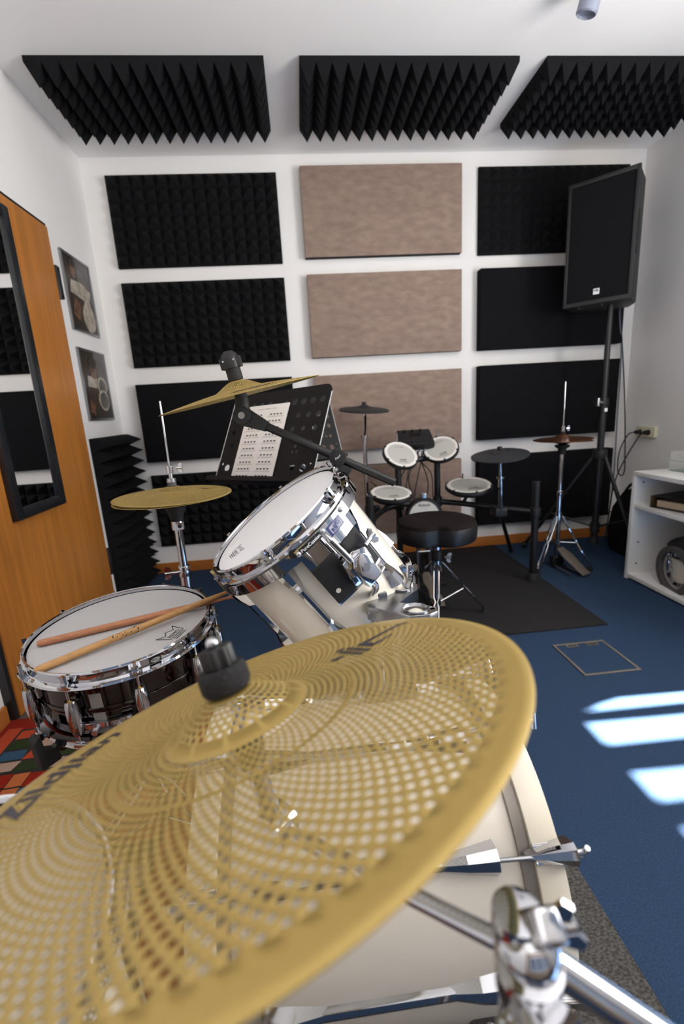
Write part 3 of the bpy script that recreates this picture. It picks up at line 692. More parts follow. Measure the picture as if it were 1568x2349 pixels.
# tom holder: post in the shell, cast double clamp and the bent rod to the tom
th = thing('tom_holder', 'cast metal tom holder with two sockets rising from the bass drum', 'tom holder', (.135, -2.352, .515))
bo = V((0.1373, -2.3406, 0.7021)); bz = V((0, .05, 1)).normalized(); bx_ = (V((0.1992, -2.3485, 0.6887))-V((0.1156, -2.3408, 0.6935))).normalized(); bx_ -= bz*bx_.dot(bz); bx_.normalize(); by_ = bz.cross(bx_)
P2 = [(-0.0374, -0.0205), (-0.0398, 0.0296), (-0.0231, 0.0719), (0.0049, 0.0995), (0.0298, 0.1121), (0.0545, 0.1192), (0.0759, 0.0869), (0.0715, 0.0609), (0.0379, 0.0123), (0.0267, -0.0087), (0.0536, -0.0173), (0.09, -0.04), (0.0874, -0.06), (0.0701, -0.073), (0.035, -0.0755), (0.0107, -0.0525), (-0.008, -0.0416)]
hole1 = [(0.0558, 0.0636), (0.0535, 0.056), (0.0491, 0.0498), (0.0434, 0.0457), (0.0368, 0.0441), (0.0302, 0.0453), (0.0243, 0.0489), (0.0197, 0.0548), (0.0171, 0.0622), (0.0168, 0.0703), (0.0189, 0.0781), (0.0231, 0.0847), (0.029, 0.0891), (0.0359, 0.0909), (0.0428, 0.0896), (0.0489, 0.0856), (0.0534, 0.0794), (0.0558, 0.0717)]
hole2 = [(0.0699, -0.0493), (0.0675, -0.0551), (0.0631, -0.0599), (0.0572, -0.0629), (0.0504, -0.064), (0.0435, -0.063), (0.0373, -0.06), (0.0326, -0.0553), (0.0298, -0.0495), (0.0294, -0.0432), (0.0315, -0.0372), (0.0359, -0.0322), (0.042, -0.0289), (0.0491, -0.0277), (0.0562, -0.0288), (0.0626, -0.032), (0.0673, -0.037), (0.0698, -0.043)]
hole3 = [(0.0849, -0.0454), (0.0837, -0.0485), (0.0815, -0.0506), (0.079, -0.0511), (0.0769, -0.0499), (0.0756, -0.0473), (0.0756, -0.044), (0.0769, -0.0409), (0.079, -0.0388), (0.0816, -0.0383), (0.0837, -0.0395), (0.0849, -0.0421)]
m = MB(); put(m, plate(P2, [hole1, hole2, hole3], .026), flat(bo-bz*.013, bx_, by_, bz)); br = m.build('cast_bracket', M['cast'], th, bevel=.0012, seg=1)
for hq in (hole1, hole2):
    c = V((sum(p[0] for p in hq)/18, sum(p[1] for p in hq)/18, 0)); rr = (max(p[0] for p in hq)-min(p[0] for p in hq))/2
    cc = bo+bx_*c.x+by_*c.y
    MB().sph(cc-bz*.011, rr*.97, 18, (1, 1, .55)).build('socket_ball', M['white_lac'], br)
    MB().lathe([(rr*.98, 0), (rr*1.1, .004), (rr*1.16, .003), (rr*1.12, -.002)], cc, bz, 24).build('socket_ring', M['cast'], br)
hb = (-0.0167, 0.0355); hc_ = bo+bx_*hb[0]+by_*hb[1]
m = MB(); m.prism([(-.024, -.018), (.022, -.016), (.018, .016), (-.018, .016)], hc_-bz*.02, bx_, by_, bz, .03); m.build('rod_block', M['cast'], br, bevel=.004)
for i in range(3):
    for j in range(4 if i else 5): MB().box(hc_+bz*.0104+bx_*(-.012+.011*i)+by_*(.009-.0045*j), (.007, .0024, .0012), (bx_, by_, bz)).build('raised_mark', M['steel'], br)
wb = (0.0595, 0.101); wc = bo+bx_*wb[0]+by_*wb[1]
m = MB(); m.cyl(wc, wc+bz*.026, .008, n=16); wing(m, wc+bz*.028, bz, bx_, 1.0); m.build('wing_screw', M['chrome'], br)
for c in (V((0.1210, -2.3324, 0.6651)), V((0.1549, -2.3313, 0.6591))):
    MB().cyl(V((c.x, c.y, .5)), V((c.x, c.y, c.z+.03)), .0115, n=20).build('post', M['chrome'], th)
MB().box((.135, -2.36, .528), (.10, .07, .02)).build('shell_mount', M['cast'], th, bevel=.005)
pe = V((0.1119, -2.3273, 0.7152))
m = MB(); m.tube(bez([ROD_TOP, T.P(-60.5, .205, -.11), T.P(-58.5, .2, -.175), pe], 5), .0068, 14); m.build('bent_rod', M['chrome'], th)
MB().cyl(ROD_TOP, ROD_TOP+T.n*.012, .0068, .0015, n=14).build('rod_tip', M['chrome'], th)

# ---------------------------------------------------------------- floor tom
FT = D((-.3918, -2.828, .635), (0, 0, 1))
ft = thing('floor_tom', 'white floor tom with chrome hoop half hidden below the ride cymbal', 'floor tom', (-.3918, -2.828, .012))
shell(FT, .178, -.022, -.378).build('shell', M['white_lac'], ft); disc(FT, .178, -.009).build('batter_head', M['head'], ft); disc(FT, .177, -.386).build('resonant_head', M['head'], ft)
hoop(FT, .178, 0).build('hoop', M['chrome'], ft); hoop(FT, .178, -.398, -1).build('hoop', M['chrome'], ft)
for k in range(8):
    a = -20+45*k; rod(FT, a, .1925, -.004, -.06, 0).build('tension_rod', M['chrome'], ft); bridge_lug(FT, a, .178, -.056, -.344, .019).build('lug', M['chrome'], ft)
for a in (0, 120, 240):
    m = MB(); m.cyl(FT.P(a+3, .206, -.12), FT.P(a+3, .206, -.60), .0055, n=12); lg = m.build('leg', M['chrome'], ft)
    MB().lathe([(.0001, 0), (.014, 0), (.012, .02), (.007, .035), (.0001, .035)], FT.P(a+3, .206, -.623), (0, 0, 1), 14).build('rubber_foot', M['rubber'], lg)
    MB().box(FT.P(a+3, .195, -.20), (.035, .03, .05), (FT.dir(a+3), FT.tan(a+3), FT.n)).build('leg_bracket', M['chrome'], lg, bevel=.004)

# ---------------------------------------------------------------- ride cymbal and its boom stand
RC, RN = V((-.0729, -2.7774, .7911)), V((-.2573, .2388, .9363)).normalized()
ride, rd_, rh_ = cymbal(RC, RN, .254, .015, .058, .026, [(.021, .052, 6, 36), (.064, .106, 7, 84), (.110, .2295, 20, 120)], .0027, 'ride_cymbal', 'gold')
tag(ride, 'large perforated gold ride cymbal in the foreground over the bass drum', 'cymbal')
arc_text('Zildjian', .050, .25, rd_, rh_, 164, .210, ride, bold=.0010)
emblem(rd_, rh_, 34, .158, .068, ride)
rs = thing('ride_boom_stand', 'chrome boom stand holding the large ride cymbal, clamp at lower right', 'cymbal stand', (.30, -2.985, 0))
J = RC-RN*.09; hubt = RC+RN*rh_(.008)
MB().cyl(J, hubt+RN*.044, .0042, n=14).build('threaded_rod', M['chrome'], rs)
fl_ = MB().lathe([(.005, 0), (.0205, .0), (.0225, .004), (.0225, .016), (.020, .021), (.005, .0215)], hubt+RN*.001, RN, 28).build('felt_washer', mat('black_felt', '201f20', .95, var=.3, scale=120, bump=1.0, bscale=300), rs)
m = MB(); pts = []
for i in range(48):
    t = 2*math.pi*i/48; r = .0150+.0012*math.cos(8*t); pts.append((r*math.cos(t), r*math.sin(t)))
q = fr(RN); m.prism(pts, hubt+RN*.022, q[0], q[1], RN, .018); m.build('top_nut', M['black'], rs, bevel=.001)
MB().sph(hubt+RN*.044, .0062, 14).build('rod_end', M['steel'], rs)
MB().cyl(RC-RN*.002, RC-RN*.030, .016, .012, n=22).build('cymbal_seat', M['black'], rs)
tax = (V((0.1136, -2.9300, 0.7274))-J).normalized()
m = MB(); side = tax.cross(RN).normalized(); m.cyl(J-side*.012, J+side*.012, .017, n=24); m.cyl(J, J+RN*.05, .009, n=16); m.build('tilter', M['chrome'], rs)
K = V((0.1136, -2.9300, 0.7274))
MB().cyl(J, K, .0064, n=18).build('boom_arm', M['chrome'], rs)
MB().cyl(J+tax*.09, J+tax*.125, .0085, n=18).build('boom_collar', M['chrome'], rs)
kc = V((0.1136, -2.9317, 0.7420)); ka = (kc-CAM).normalized(); kr = C_R; ku = C_U
cb = MB().sph(V((0.1159, -2.9306, 0.7344)), .020, 22, (1, 1.15, 1)).build('ratchet_housing', M['chrome'], rs)
c0 = V((0.1125, -2.9251, 0.7434)); MB().cyl(c0-Z*.004, c0+Z*.012, .016, n=24).build('ratchet_ring', M['chrome'], cb, bevel=.002)
c0 = V((0.1227, -2.9350, 0.7530)); MB().box(c0, (.020, .020, .022), fr((.3, -.5, .8))).build('clamp_jaw', M['chrome'], cb, bevel=.004, seg=3)
c0 = V((0.1375, -2.9331, 0.7484)); m = MB(); wing(m, c0, (.7, -.2, .3), (0, .1, 1), .8); m.build('wing_screw', M['chrome'], cb)
c0 = V((0.1137, -2.9385, 0.7219)); MB().cyl(c0+Z*.012, c0-Z*.014, .021, .019, n=26).build('clamp_collar', M['chrome'], cb, bevel=.003)
MB().cyl(c0-Z*.012, c0-Z*.085, .0165, n=24).build('socket_tube', M['chrome'], cb)
m = MB(); wing(m, V((0.1066, -2.9552, 0.7183)), (0, -1, .1), (1, 0, .2), 1.2); m.build('wing_screw', M['chrome'], cb)
Q = V((0.2236, -2.9758, 0.6692))
MB().tube([V((0.1183, -2.9316, 0.7308)), Q, V((.30, -2.985, .62))], .0098, 18).build('boom_tube', M['chrome'], rs)
MB().cyl((.30, -2.985, .645), (.30, -2.985, .10), .0127, n=18).build('post', M['chrome'], rs)
tripod(rs, (.30, -2.985, 0), .36, .14, .28, (-80, 20, 175))

# ---------------------------------------------------------------- hi-hat
HC = V((-.4149, -1.7044, .8354))
hat, hd_, hh_ = cymbal(HC, (.0131, -.0024, .9999), .178, .014, .046, .016, [(.016, .041, 5, 36), (.050, .084, 6, 90), (.086, .163, 13, 110)], .0024, 'hi_hat_cymbal', 'gold')
tag(hat, 'upper perforated gold hi-hat cymbal beside the orange door', 'cymbal', 'hi-hat pair')
arc_text('Zildjian', .026, .25, hd_, hh_, 150, .145, hat); emblem(hd_, hh_, 26, .102, .036, hat)
hat2, _, _ = cymbal(HC-Z*.007, (.0131, -.0024, -.9999), .178, .014, .046, .016, [(.016, .041, 5, 36), (.050, .084, 6, 90), (.086, .163, 13, 110)], .0024, 'hi_hat_cymbal', 'gold')
tag(hat2, 'lower gold hi-hat cymbal turned upside down under its twin', 'cymbal', 'hi-hat pair')
hs = thing('hi_hat_stand', 'chrome hi-hat stand behind the snare drum', 'hi-hat stand', (HC.x, HC.y, 0))
MB().cyl((HC.x, HC.y, .60), (HC.x, HC.y, V((-0.4344, -1.6267, 1.1224)).z), .0031, n=12).build('pull_rod', M['chrome'], hs)
zc = HC.z+hh_(.008)
m = MB(); m.lathe([(.004, 0), (.0135, 0), (.0135, .012), (.004, .012)], (HC.x, HC.y, zc), (0, 0, 1), 20); m.build('clutch_felt', mat('grey_felt', '57575a', .95, var=.1, scale=90), hs)
m = MB(); m.lathe([(.004, .012), (.0145, .012), (.0145, .017), (.0132, .018), (.0132, .023), (.004, .024)], (HC.x, HC.y, zc), (0, 0, 1), 24); m.cyl((HC.x, HC.y, zc+.02), (HC.x, HC.y, zc+.042), .006); ck = m.build('clutch_nut', M['steel'], hs)
m = MB(); m.cyl((HC.x, HC.y, zc+.040), (HC.x, HC.y, zc+.064), .0105, n=20); wing(m, (HC.x+.030, HC.y-.004, zc+.055), (1, -.1, 0), (.2, 0, 1), .75); m.build('clutch', M['chrome'], hs)
m = MB(); m.lathe([(.004, .0), (.030, .0), (.030, -.012), (.022, -.03), (.019, -.046), (.004, -.046)], (HC.x, HC.y, HC.z-.036), (0, 0, 1), 24); m.build('cymbal_seat', M['rubber'], hs)
m = MB(); m.cyl((HC.x, HC.y, .752), (HC.x, HC.y, .724), .0195, n=24); m.box((HC.x+.012, HC.y-.016, .738), (.02, .014, .022)); cl_ = m.build('memory_collar', M['chrome'], hs)
MB().cyl((HC.x+.012, HC.y-.0225, .738), (HC.x+.012, HC.y-.0245, .738), .0065, n=16).build('collar_screw', M['ink'], cl_)
MB().cyl((HC.x, HC.y, .726), (HC.x, HC.y, .50), .0127, n=20).build('upper_tube', M['chrome'], hs)
MB().cyl((HC.x, HC.y, .60), (HC.x, HC.y, .565), .0185, n=20).build('height_clamp', M['chrome'], hs, bevel=.002)
m = MB(); m.cyl((HC.x-.01, HC.y-.01, .583), (HC.x-.035, HC.y-.016, .583), .006, n=12); wing(m, (HC.x-.043, HC.y-.017, .583), (-1, -.2, 0), (0, -.15, 1), 1.15); m.build('wing_screw', M['chrome'], hs)
MB().cyl((HC.x, HC.y, .575), (HC.x, HC.y, .09), .0158, n=20).build('lower_tube', M['chrome'], hs)
tripod(hs, HC, .40, .16, .27, (100, 220, 340))
m = MB(); m.prism([(-.04, 0), (.04, 0), (.03, .22), (-.03, .22)], (HC.x-.20, HC.y, .02), (0, 1, 0), V((1, 0, .35)).normalized(), V((-.35, 0, 1)).normalized(), .008); m.build('footboard', M['tan'], hs, bevel=.002)

# ---------------------------------------------------------------- crash cymbal and black boom stand
KC, KN = V((-.1446, -1.9508, 1.1164)), V((-.1889, -.0402, .9812)).normalized()
crash, cd_, ch_ = cymbal(KC, KN, .203, .019, .050, .020, [(.018, .045, 5, 36), (.054, .094, 7, 84), (.096, .186, 15, 112)], .0025, 'crash_cymbal', 'gold')
tag(crash, 'tilted perforated gold crash cymbal on a black boom arm', 'cymbal')
arc_text('Zildjian', .034, .25, cd_, ch_, -72, .150, crash, flip=-1, bold=.0005); emblem(cd_, ch_, 60, .11, .04, crash)
A0, A1 = V((-0.1420, -1.9617, 1.0644)), V((0.2242, -2.0333, 0.8799)); ax = (A1-A0).normalized()
KP = V((0.0870, -2.0065, 0.9491))
ks = thing('crash_boom_stand', 'black boom stand carrying the crash cymbal, standing behind the tom', 'cymbal stand', (KP.x, KP.y+.03, 0))
toC = (CAM-KP).normalized(); fc = toC - ax*toC.dot(ax); fc.normalize(); upv = fc.cross(ax); upv = upv if upv.z > 0 else -upv
MB().cyl(A0+ax*.05, A1, .0105, n=20).build('boom_arm', M['satin'], ks, bevel=.0015)
m = MB(); hk = KC+KN*ch_(.01)
m.cyl(hk, hk+KN*.030, .0185, n=24); m.build('felt_sleeve', M['rubber'], ks)
m = MB(); m.cyl(hk+KN*.028, hk+KN*.055, .0225, n=24); m.box(hk+KN*.0415+KN.cross(fc).normalized()*.0, (.050, .030, .026), (KN.cross(fc).normalized(), fc - KN*fc.dot(KN), KN)); tw = m.build('quick_release', M['black'], ks, bevel=.002)
m = MB(); m.lathe([(.0001, .07), (.010, .0695), (.0185, .062), (.022, .054), (.0001, .054)], hk, KN, 10); m.build('release_cap', M['black'], tw)
for k in (-.013, .013): MB().cyl(hk+KN*.042+KN.cross(fc).normalized()*k+fc*.0225, hk+KN*.042+KN.cross(fc).normalized()*k+fc*.0245, .0022, n=10).build('cap_screw', M['steel'], tw)
MB().cyl(KC+KN*.012, KC-KN*.012, .014, .0165, n=22).build('tilter_cone', M['rubber'], ks)
MB().cyl(KC-KN*.010, A0+KN*.005, .0165, .020, n=22).build('tilter_neck', M['black'], ks)
tl = MB().cyl(A0-fc*.016, A0+fc*.018, .0232, n=32).build('tilter_joint', M['black'], ks, bevel=.003)
MB().cyl(A0+fc*.0175, A0+fc*.0205, .0085, n=20).build('joint_bolt', M['steel'], tl)
m = MB(); m.prism([(.0, -.024), (.062, -.0135), (.066, -.012), (.066, .012), (.060, .0135), (.0, .024)], A0-fc*.013, ax, upv, fc, .026); m.build('arm_socket', M['black'], ks, bevel=.003)
c = KP+fc*.008
kb = MB().cyl(KP-fc*.032, KP-fc*.012, .021, n=24).build('clamp_back', M['black'], ks, bevel=.003)
q2 = fr(fc); o8 = [(.0225*math.cos(math.radians(22.5+45*i)), .0225*math.sin(math.radians(22.5+45*i))) for i in range(8)]
kn = MB().prism(o8, KP-fc*.010, q2[0], q2[1], fc, .030).build('clamp_knob', M['rubber'], ks, bevel=.004)
MB().cyl(KP+fc*.020, KP+fc*.0206, .010, n=20).build('knob_badge', M['ink'], kn)
put(MB(), text('Pearl', .008, .3), flat(KP+fc*.0207, (ax*.4+upv*.9).normalized(), fc.cross((ax*.4+upv*.9).normalized()), fc)).build('badge_lettering', M['whiteink'], kn, fix=False)
MB().box(KP+fc*.0-upv*.020+ax*.018, (.05, .02, .03), (ax, upv, fc)).build('clamp_wedge', M['black'], ks, bevel=.004)
bp2 = V((KP.x, KP.y+.03, KP.z))
MB().cyl(bp2-Z*.01, V((bp2.x, bp2.y, .55)), .0127, n=18).build('upper_tube', M['satin'], ks)
MB().cyl(V((bp2.x, bp2.y, .57)), V((bp2.x, bp2.y, .10)), .016, n=18).build('lower_tube', M['satin'], ks)
tripod(ks, bp2, .34, .14, .26, (40, 160, 280), mt='satin')

# ---------------------------------------------------------------- music stands
def music_stand(label, c, u, v, u0, u1, v0, v1, foot, sheets=True):
    c, u, v = V(c), V(u).normalized(), V(v); v = (v-u*v.dot(u)).normalized(); n = u.cross(v)
    t = thing('music_stand', label, 'music stand', (foot[0], foot[1], 0))
    W_, H_ = u1-u0, v1-v0; cu_, cv = (u0+u1)/2, (v0+v1)/2
    holes = []
    def hl(a, b, r): holes.append(circle(a, b, r, 18))
    for k in range(5): 
        for s in (-1, 1): hl(s*(W_/2-.032-.042*k), H_/2-.055, .0125)
    for k in range(3):
        for s in (-1, 1): hl(s*(W_/2-.036-.045*k), H_/2-.108, .0115-.001*k); hl(s*(W_/2-.04-.05*k), H_/2-.158, .0095 if k else .011)
    for s in (-1, 1):
        hl(s*(W_/2-.045), H_/2-.21, .008)
        hl(s*(W_/2-.052), -H_/2+.062, .0135); hl(s*(W_/2-.10), -H_/2+.064, .0125); hl(s*(W_/2-.022), -H_/2+.078, .005); hl(s*(W_/2-.026), -H_/2+.046, .005)
        hl(s*.135, -H_/2+.14, .006); hl(s*.145, -H_/2+.12, .0055); hl(s*.125, -H_/2+.12, .0055)
    o = c+u*cu_+v*cv
    m = MB(); put(m, plate(rrect(W_, H_, .028), holes, .0016), flat(o-n*.004, u, v, n)); m.build('desk', M['desk'], t, ang=30)
    for s in (-1, 1): MB().tube([o+u*(s*W_/2)+v*(H_/2-.03)-n*.004, o+u*(s*W_/2)-v*(H_/2)-n*.004], .0022, 8).build('desk_edge', M['steel'], t)
    m = MB(); m.box(o-v*(H_/2+.001)+n*.022, (W_*.96, .0025, .052), (u, v, n)); m.box(o-v*(H_/2-.006)+n*.048, (W_*.96, .016, .002), (u, v, n)); m.build('ledge', M['desk'], t, bevel=.0008)
    b = o-n*.03; m = MB(); m.cyl(o-n*.004, b, .018, n=16); m.box(b, (.06, .05, .03), (u, v, n)); m.build('desk_bracket', M['satin'], t, bevel=.004)
    f = V((foot[0], foot[1], .1)); top = V((b.x, b.y, b.z-.02))
    MB().tube([b, top*.75+V((f.x, f.y, top.z))*.25-Z*.06, V((f.x, f.y, top.z-.2)), f], .0105, 14).build('post', M['satin'], t)
    MB().cyl((f.x, f.y, .52), (f.x, f.y, .08), .014, n=16).build('lower_tube', M['satin'], t)
    tripod(t, f, .26, .11, .24, (60, 180, 300), mt='satin')
    return t, o, u, v, n
SU, SV, SCN = V((.752, -.658, .031)), V((.288, .371, .883)), V((-.153, -1.475, .965))
ms, mo, su, sv, sn_ = music_stand('black perforated music stand holding a sheet of drum exercises', SCN, SU, SV, -.200, .282, -.157, .206, (.10, -1.30))
sh = thing('sheet_music', 'white booklet page of printed drum exercises on the music stand', 'sheet music', SCN-sv*.15)
m = MB(); m.box(SCN+sn_*.0015, (.21, .297, .004), (su, sv, sn_)); m.build('page', M['paper'], sh, bevel=.0006)
m = MB(); o = SCN+sn_*.0037
def bar_(a, b, w_, h_): m.add([o+su*(a+i*w_/2)+sv*(b+j*h_/2) for i, j in ((-1, -1), (1, -1), (1, 1), (-1, 1))], [(0, 1, 2, 3)])
for col in (-1, 1):
    for r in range(10):
        cx, cy = col*.050, .105-r*.0262
        for k in range(4):
            a = cx-.024+k*.0165; bar_(a, cy+.004, .010, .0042)
            for q in range(3): bar_(a-.0045+q*.0045, cy-.0005, .0008, .006)
            bar_(a-.004, cy-.010, .0012, .0012)
        bar_(cx, cy-.0062, .074, .0008); bar_(cx-.037, cy-.0052, .0008, .008); bar_(cx+.037, cy-.0052, .0008, .008)
m.build('note_print', M['ink'], sh, fix=False)
m = MB(); bar_(-.031, .132, .030, .0028); bar_(.004, .132, .032, .0028); bar_(.037, .132, .022, .0028); m.build('page_title', mat('grey_ink', 'b5b0ac', .8), sh, fix=False)
c2 = V((0.0177, -0.9505, 0.9507))
music_stand('second black music stand, mostly hidden behind the one holding the sheet', c2, V((.86, .5, 0)), V((-.12, .3, .95)), -.24, .19, -.13, .2, (c2.x+.02, c2.y+.14), False)

# ---------------------------------------------------------------- electronic drum kit
def epad(label, c, n, R, depth, legend, name='drum_pad', group='mesh pads of the electronic kit', rr=.80):
    d = D(c, n); t = thing(name, label, 'drum pad', d.P(0, 0, -depth), group)
    m = MB(); m.lathe([(R*.93, .001), (R*.985, .0), (R, -.004), (R, -.018), (R*.94, -.026), (R*.80, -depth*.8), (R*.45, -depth), (.0001, -depth)], d.o, d.n, 48); m.build('pad_body', M['black'], t)
    m = MB(); m.lathe([(R*.93, .0012), (R*.90, .0035), (R*.80, .003), (R*.76, .0008)], d.o, d.n, 48); m.build('rim_ring', M['rimwhite'], t)
    disc(d, R*.77, .0012, 48).build('mesh_head', M['mesh'], t)
    for k in range(6):
        a = 30+60*k; MB().box(d.P(a, R*.94, .002), (R*.12, .012, .006), (d.dir(a), d.tan(a), d.n)).build('rim_lug', M['black'], t, bevel=.001)
    # lettering reads from the drummer's (viewer's) side
    ux = X - d.n*X.dot(d.n); ux.normalize(); uy = d.n.cross(ux)
    m = MB(); put(m, text(legend, R*.17), flat(d.o+uy*R*.52, ux, uy, d.n, .0018)); [m.box(d.o-uy*R*b_+ux*R*a_+d.n*.002, (R*w_, R*h_, .0004), (ux, uy, d.n)) for a_, b_, w_, h_ in ((-.10, .44, .10, .09), (.03, .44, .12, .10), (.17, .42, .12, .12), (.04, .58, .5, .035))]
    m.build('pad_lettering', mat('pad_grey_ink', '77756f', .7), t, fix=False)
    return d, t
e1, _ = epad('small tilted mesh pad left of the other on the electronic rack top', (.5662, -.5551, .7897), (.1916, -.6335, .7496), .108, .052, 'Roland')
e2, _ = epad('small tilted mesh pad right of the sound module on the rack top', (.8256, -.4825, .801), (-.2965, -.5766, .7613), .108, .052, 'Roland')
e3, _ = epad('flat mesh pad low on the left side of the electronic kit', (.4825, -.6448, .5848), (.0358, -.1845, .9822), .125, .05, 'Roland')
e4, _ = epad('largest flat mesh pad, right of the throne under the ride pad', (.9818, -.5333, .5749), (-.0595, -.1837, .9812), .140, .05, 'Roland')
def ecym(label, c, n, R):
    d = D(c, n); t = thing('cymbal_pad', label, 'cymbal pad', d.P(0, 0, -.016), 'rubber cymbal pads')
    m = MB(); m.lathe([(.006, .026), (R*.14, .025), (R*.24, .016), (R*.5, .010), (R*.9, .003), (R, -.002), (R*.99, -.009), (R*.6, -.006), (R*.3, -.012), (.006, -.016)], d.o, d.n, 56); m.build('bow', M['epad'], t)
    MB().lathe([(R*.30, .0155), (R*.305, .0165), (R*.315, .0162), (R*.32, .015)], d.o, d.n, 56).build('bell_groove', M['black'], t)
    m = MB(); m.cyl(d.P(0, 0, .024), d.P(0, 0, .044), .0135, n=18); m.build('top_nut', M['black'], t, bevel=.002)
    return d
c1 = ecym('smaller dark rubber crash pad at the left of the electronic kit', (.393, -.3307, 1.0559), (.0637, -.1122, .9916), .155)
c2_ = ecym('wider dark rubber ride pad at the right of the electronic kit', (1.0781, -.7444, .7708), (-.1103, -.0995, .9889), .155)
rk = thing('electronic_drum_rack', 'black tube rack carrying the electronic pads and sound module', 'drum rack', (.70, -.50, .009))
def tb(name, pts, r, mt='satin', par=rk): return MB().tube(pts, r, 14).build(name, M[mt], par)
tb('rack_post', [(.564, -.47, .10), (.564, -.47, .74)], .019); tb('rack_post', [(.813, -.45, .10), (.813, -.45, .78)], .019)
for x, y in ((1.297, -.74), (.335, -.80)):
    p = tb('rack_post', [(x, y, .03), (x, y, .605)], .0205)
    MB().lathe([(.0001, -.03), (.034, -.03), (.032, .0), (.024, .018), (.0001, .018)], (x, y, .039), (0, 0, 1), 18).build('rubber_foot', M['rubber'], p)
    MB().cyl((x, y, .40), (x, y, .455), .029, n=18).build('clamp', M['black'], p, bevel=.003)
tb('cross_bar', bez([(.80, -.45, .47), (.95, -.50, .455), (1.12, -.62, .44), (1.29, -.735, .43)], 5), .0175)
tb('cross_bar', bez([(.57, -.47, .47), (.47, -.52, .46), (.38, -.66, .445), (.337, -.79, .43)], 5), .0175)
tb('cross_bar', [(.56, -.47, .735), (.69, -.455, .74), (.815, -.45, .745)], .0175); tb('cross_bar', [(.56, -.47, .47), (.815, -.45, .47)], .0175)
for x, y in ((.564, -.47), (.813, -.45)):
    p = tb('rear_foot', [(x, y, .12), (x+.01*(1 if x > .7 else -1), y+.30, .02)], .016)
    tb('front_foot', [(x, y, .12), (x, y-.05, .02)], .016)
for (a, b) in (((.813, -.45, .47), (.813, -.45, .47)), ((.564, -.47, .47), (.564, -.47, .47)), ((.813, -.45, .745), (.813, -.45, .745)), ((.564, -.47, .735), (.564, -.47, .735))):
    MB().cyl(V(a)-Z*.03, V(a)+Z*.03, .028, n=18).build('clamp', M['black'], rk, bevel=.003)
# pad arms with chrome pins
for d, root, tp in ((e1, (.564, -.47, .74), .10), (e2, (.813, -.45, .77), .10), (e3, (.40, -.62, .45), .09), (e4, (.95, -.50, .455), .09)):
    b = d.P(0, 0, -.05); tb('pad_arm', [root, (V(root)+b)/2-Z*.01, b], .010, 'black')
    q = d.P(90, .105 if d.o.z < .7 else .085, -.02); tb('mount_pin', [q-Z*.05, q+Z*(.055 if d.o.z < .7 else .075)], .0052, 'chrome'); MB().box(q-Z*.035, (.04, .03, .03)).build('mount_clamp', M['black'], rk, bevel=.004)
tb('crash_rod', bez([(.393, -.328, 1.055), (.398, -.335, 1.0), (.385, -.40, .93), (.372, -.45, .86), (.371, -.45, .60)], 6), .0085, 'chrome')
tb('crash_tube', [(.371, -.45, .90), (.371, -.45, .45)], .0125, 'chrome')
tb('tube_collar', [(.371, -.45, .905), (.371, -.45, .893)], .021, 'chrome'); MB().box((.40, -.46, .45), (.09, .05, .05)).build('clamp', M['black'], rk, bevel=.006)
tb('ride_rod', [c2_.P(0, 0, -.01), (1.10, -.72, .60), (1.115, -.70, .42)], .0085, 'chrome')
tb('ride_tube', [(1.098, -.715, .64), (1.113, -.69, .43)], .0135, 'chrome'); tb('tube_collar', [(1.0975, -.716, .645), (1.098, -.7155, .632)], .022, 'chrome')
MB().box((1.115, -.66, .43), (.07, .09, .05)).build('clamp', M['black'], rk, bevel=.006)
p = tb('stay_leg', [(1.14, -.62, .42), (1.40, -.24, .03)], .012); MB().sph((1.403, -.235, .03), .018, 12).build('rubber_foot', M['rubber'], p)
# sound module
mo_ = thing('sound_module', 'black drum sound module clamped between the two tilted pads', 'sound module', (.69, -.40, .79))
mz = V((0, -.55, .83)).normalized(); my = mz.cross(X)
MB().box((.69, -.405, .855), (.21, .15, .05), (X, my, mz)).build('module_case', M['black'], mo_, bevel=.01)
MB().box(V((.69, -.405, .855))+mz*.026+my*.02, (.07, .03, .002), (X, my, mz)).build('display', mat('dark_display', '0d1013', .15), mo_)
for i in range(7): MB().cyl(V((.615+.025*i, -.405, .855))+mz*.024-my*.045, V((.615+.025*i, -.405, .855))+mz*.031-my*.045, .007, n=12).build('button', M['epad'], mo_)
for i in range(3): MB().cyl(V((.63+.05*i, -.405, .855))+mz*.024+my*.052, V((.63+.05*i, -.405, .855))+mz*.036+my*.052, .009, n=14).build('knob', M['satin'], mo_)
for x in (.735, .70): MB().cyl((x, -.455, .80), (x, -.47, .795), .008, n=12).build('plug', M['steel'], mo_)
# cable loom
lm = thing('cable_loom', 'black cables hanging loosely from the sound module', 'cables', (.69, -.40, .45))
random.seed(8)
for (a, b, s) in (((.70, -.45, .79), (.50, -.60, .55), -.10), ((.72, -.45, .79), (.78, -.47, .50), .03), ((.73, -.45, .79), (.62, -.50, .42), -.16), ((.69, -.45, .79), (.80, -.47, .38), -.10), ((.66, -.45, .79), (.40, -.42, .62), -.14), ((.66, -.44, .79), (.57, -.49, .33), .02)):
    a, b = V(a), V(b); MB().tube(bez([a, a*.7+b*.3+Z*s*.7+X*random.uniform(-.03, .03), a*.4+b*.6+Z*s+X*random.uniform(-.04, .04), b], 6), .0035, 6).build('cable', M['rubber'], lm)
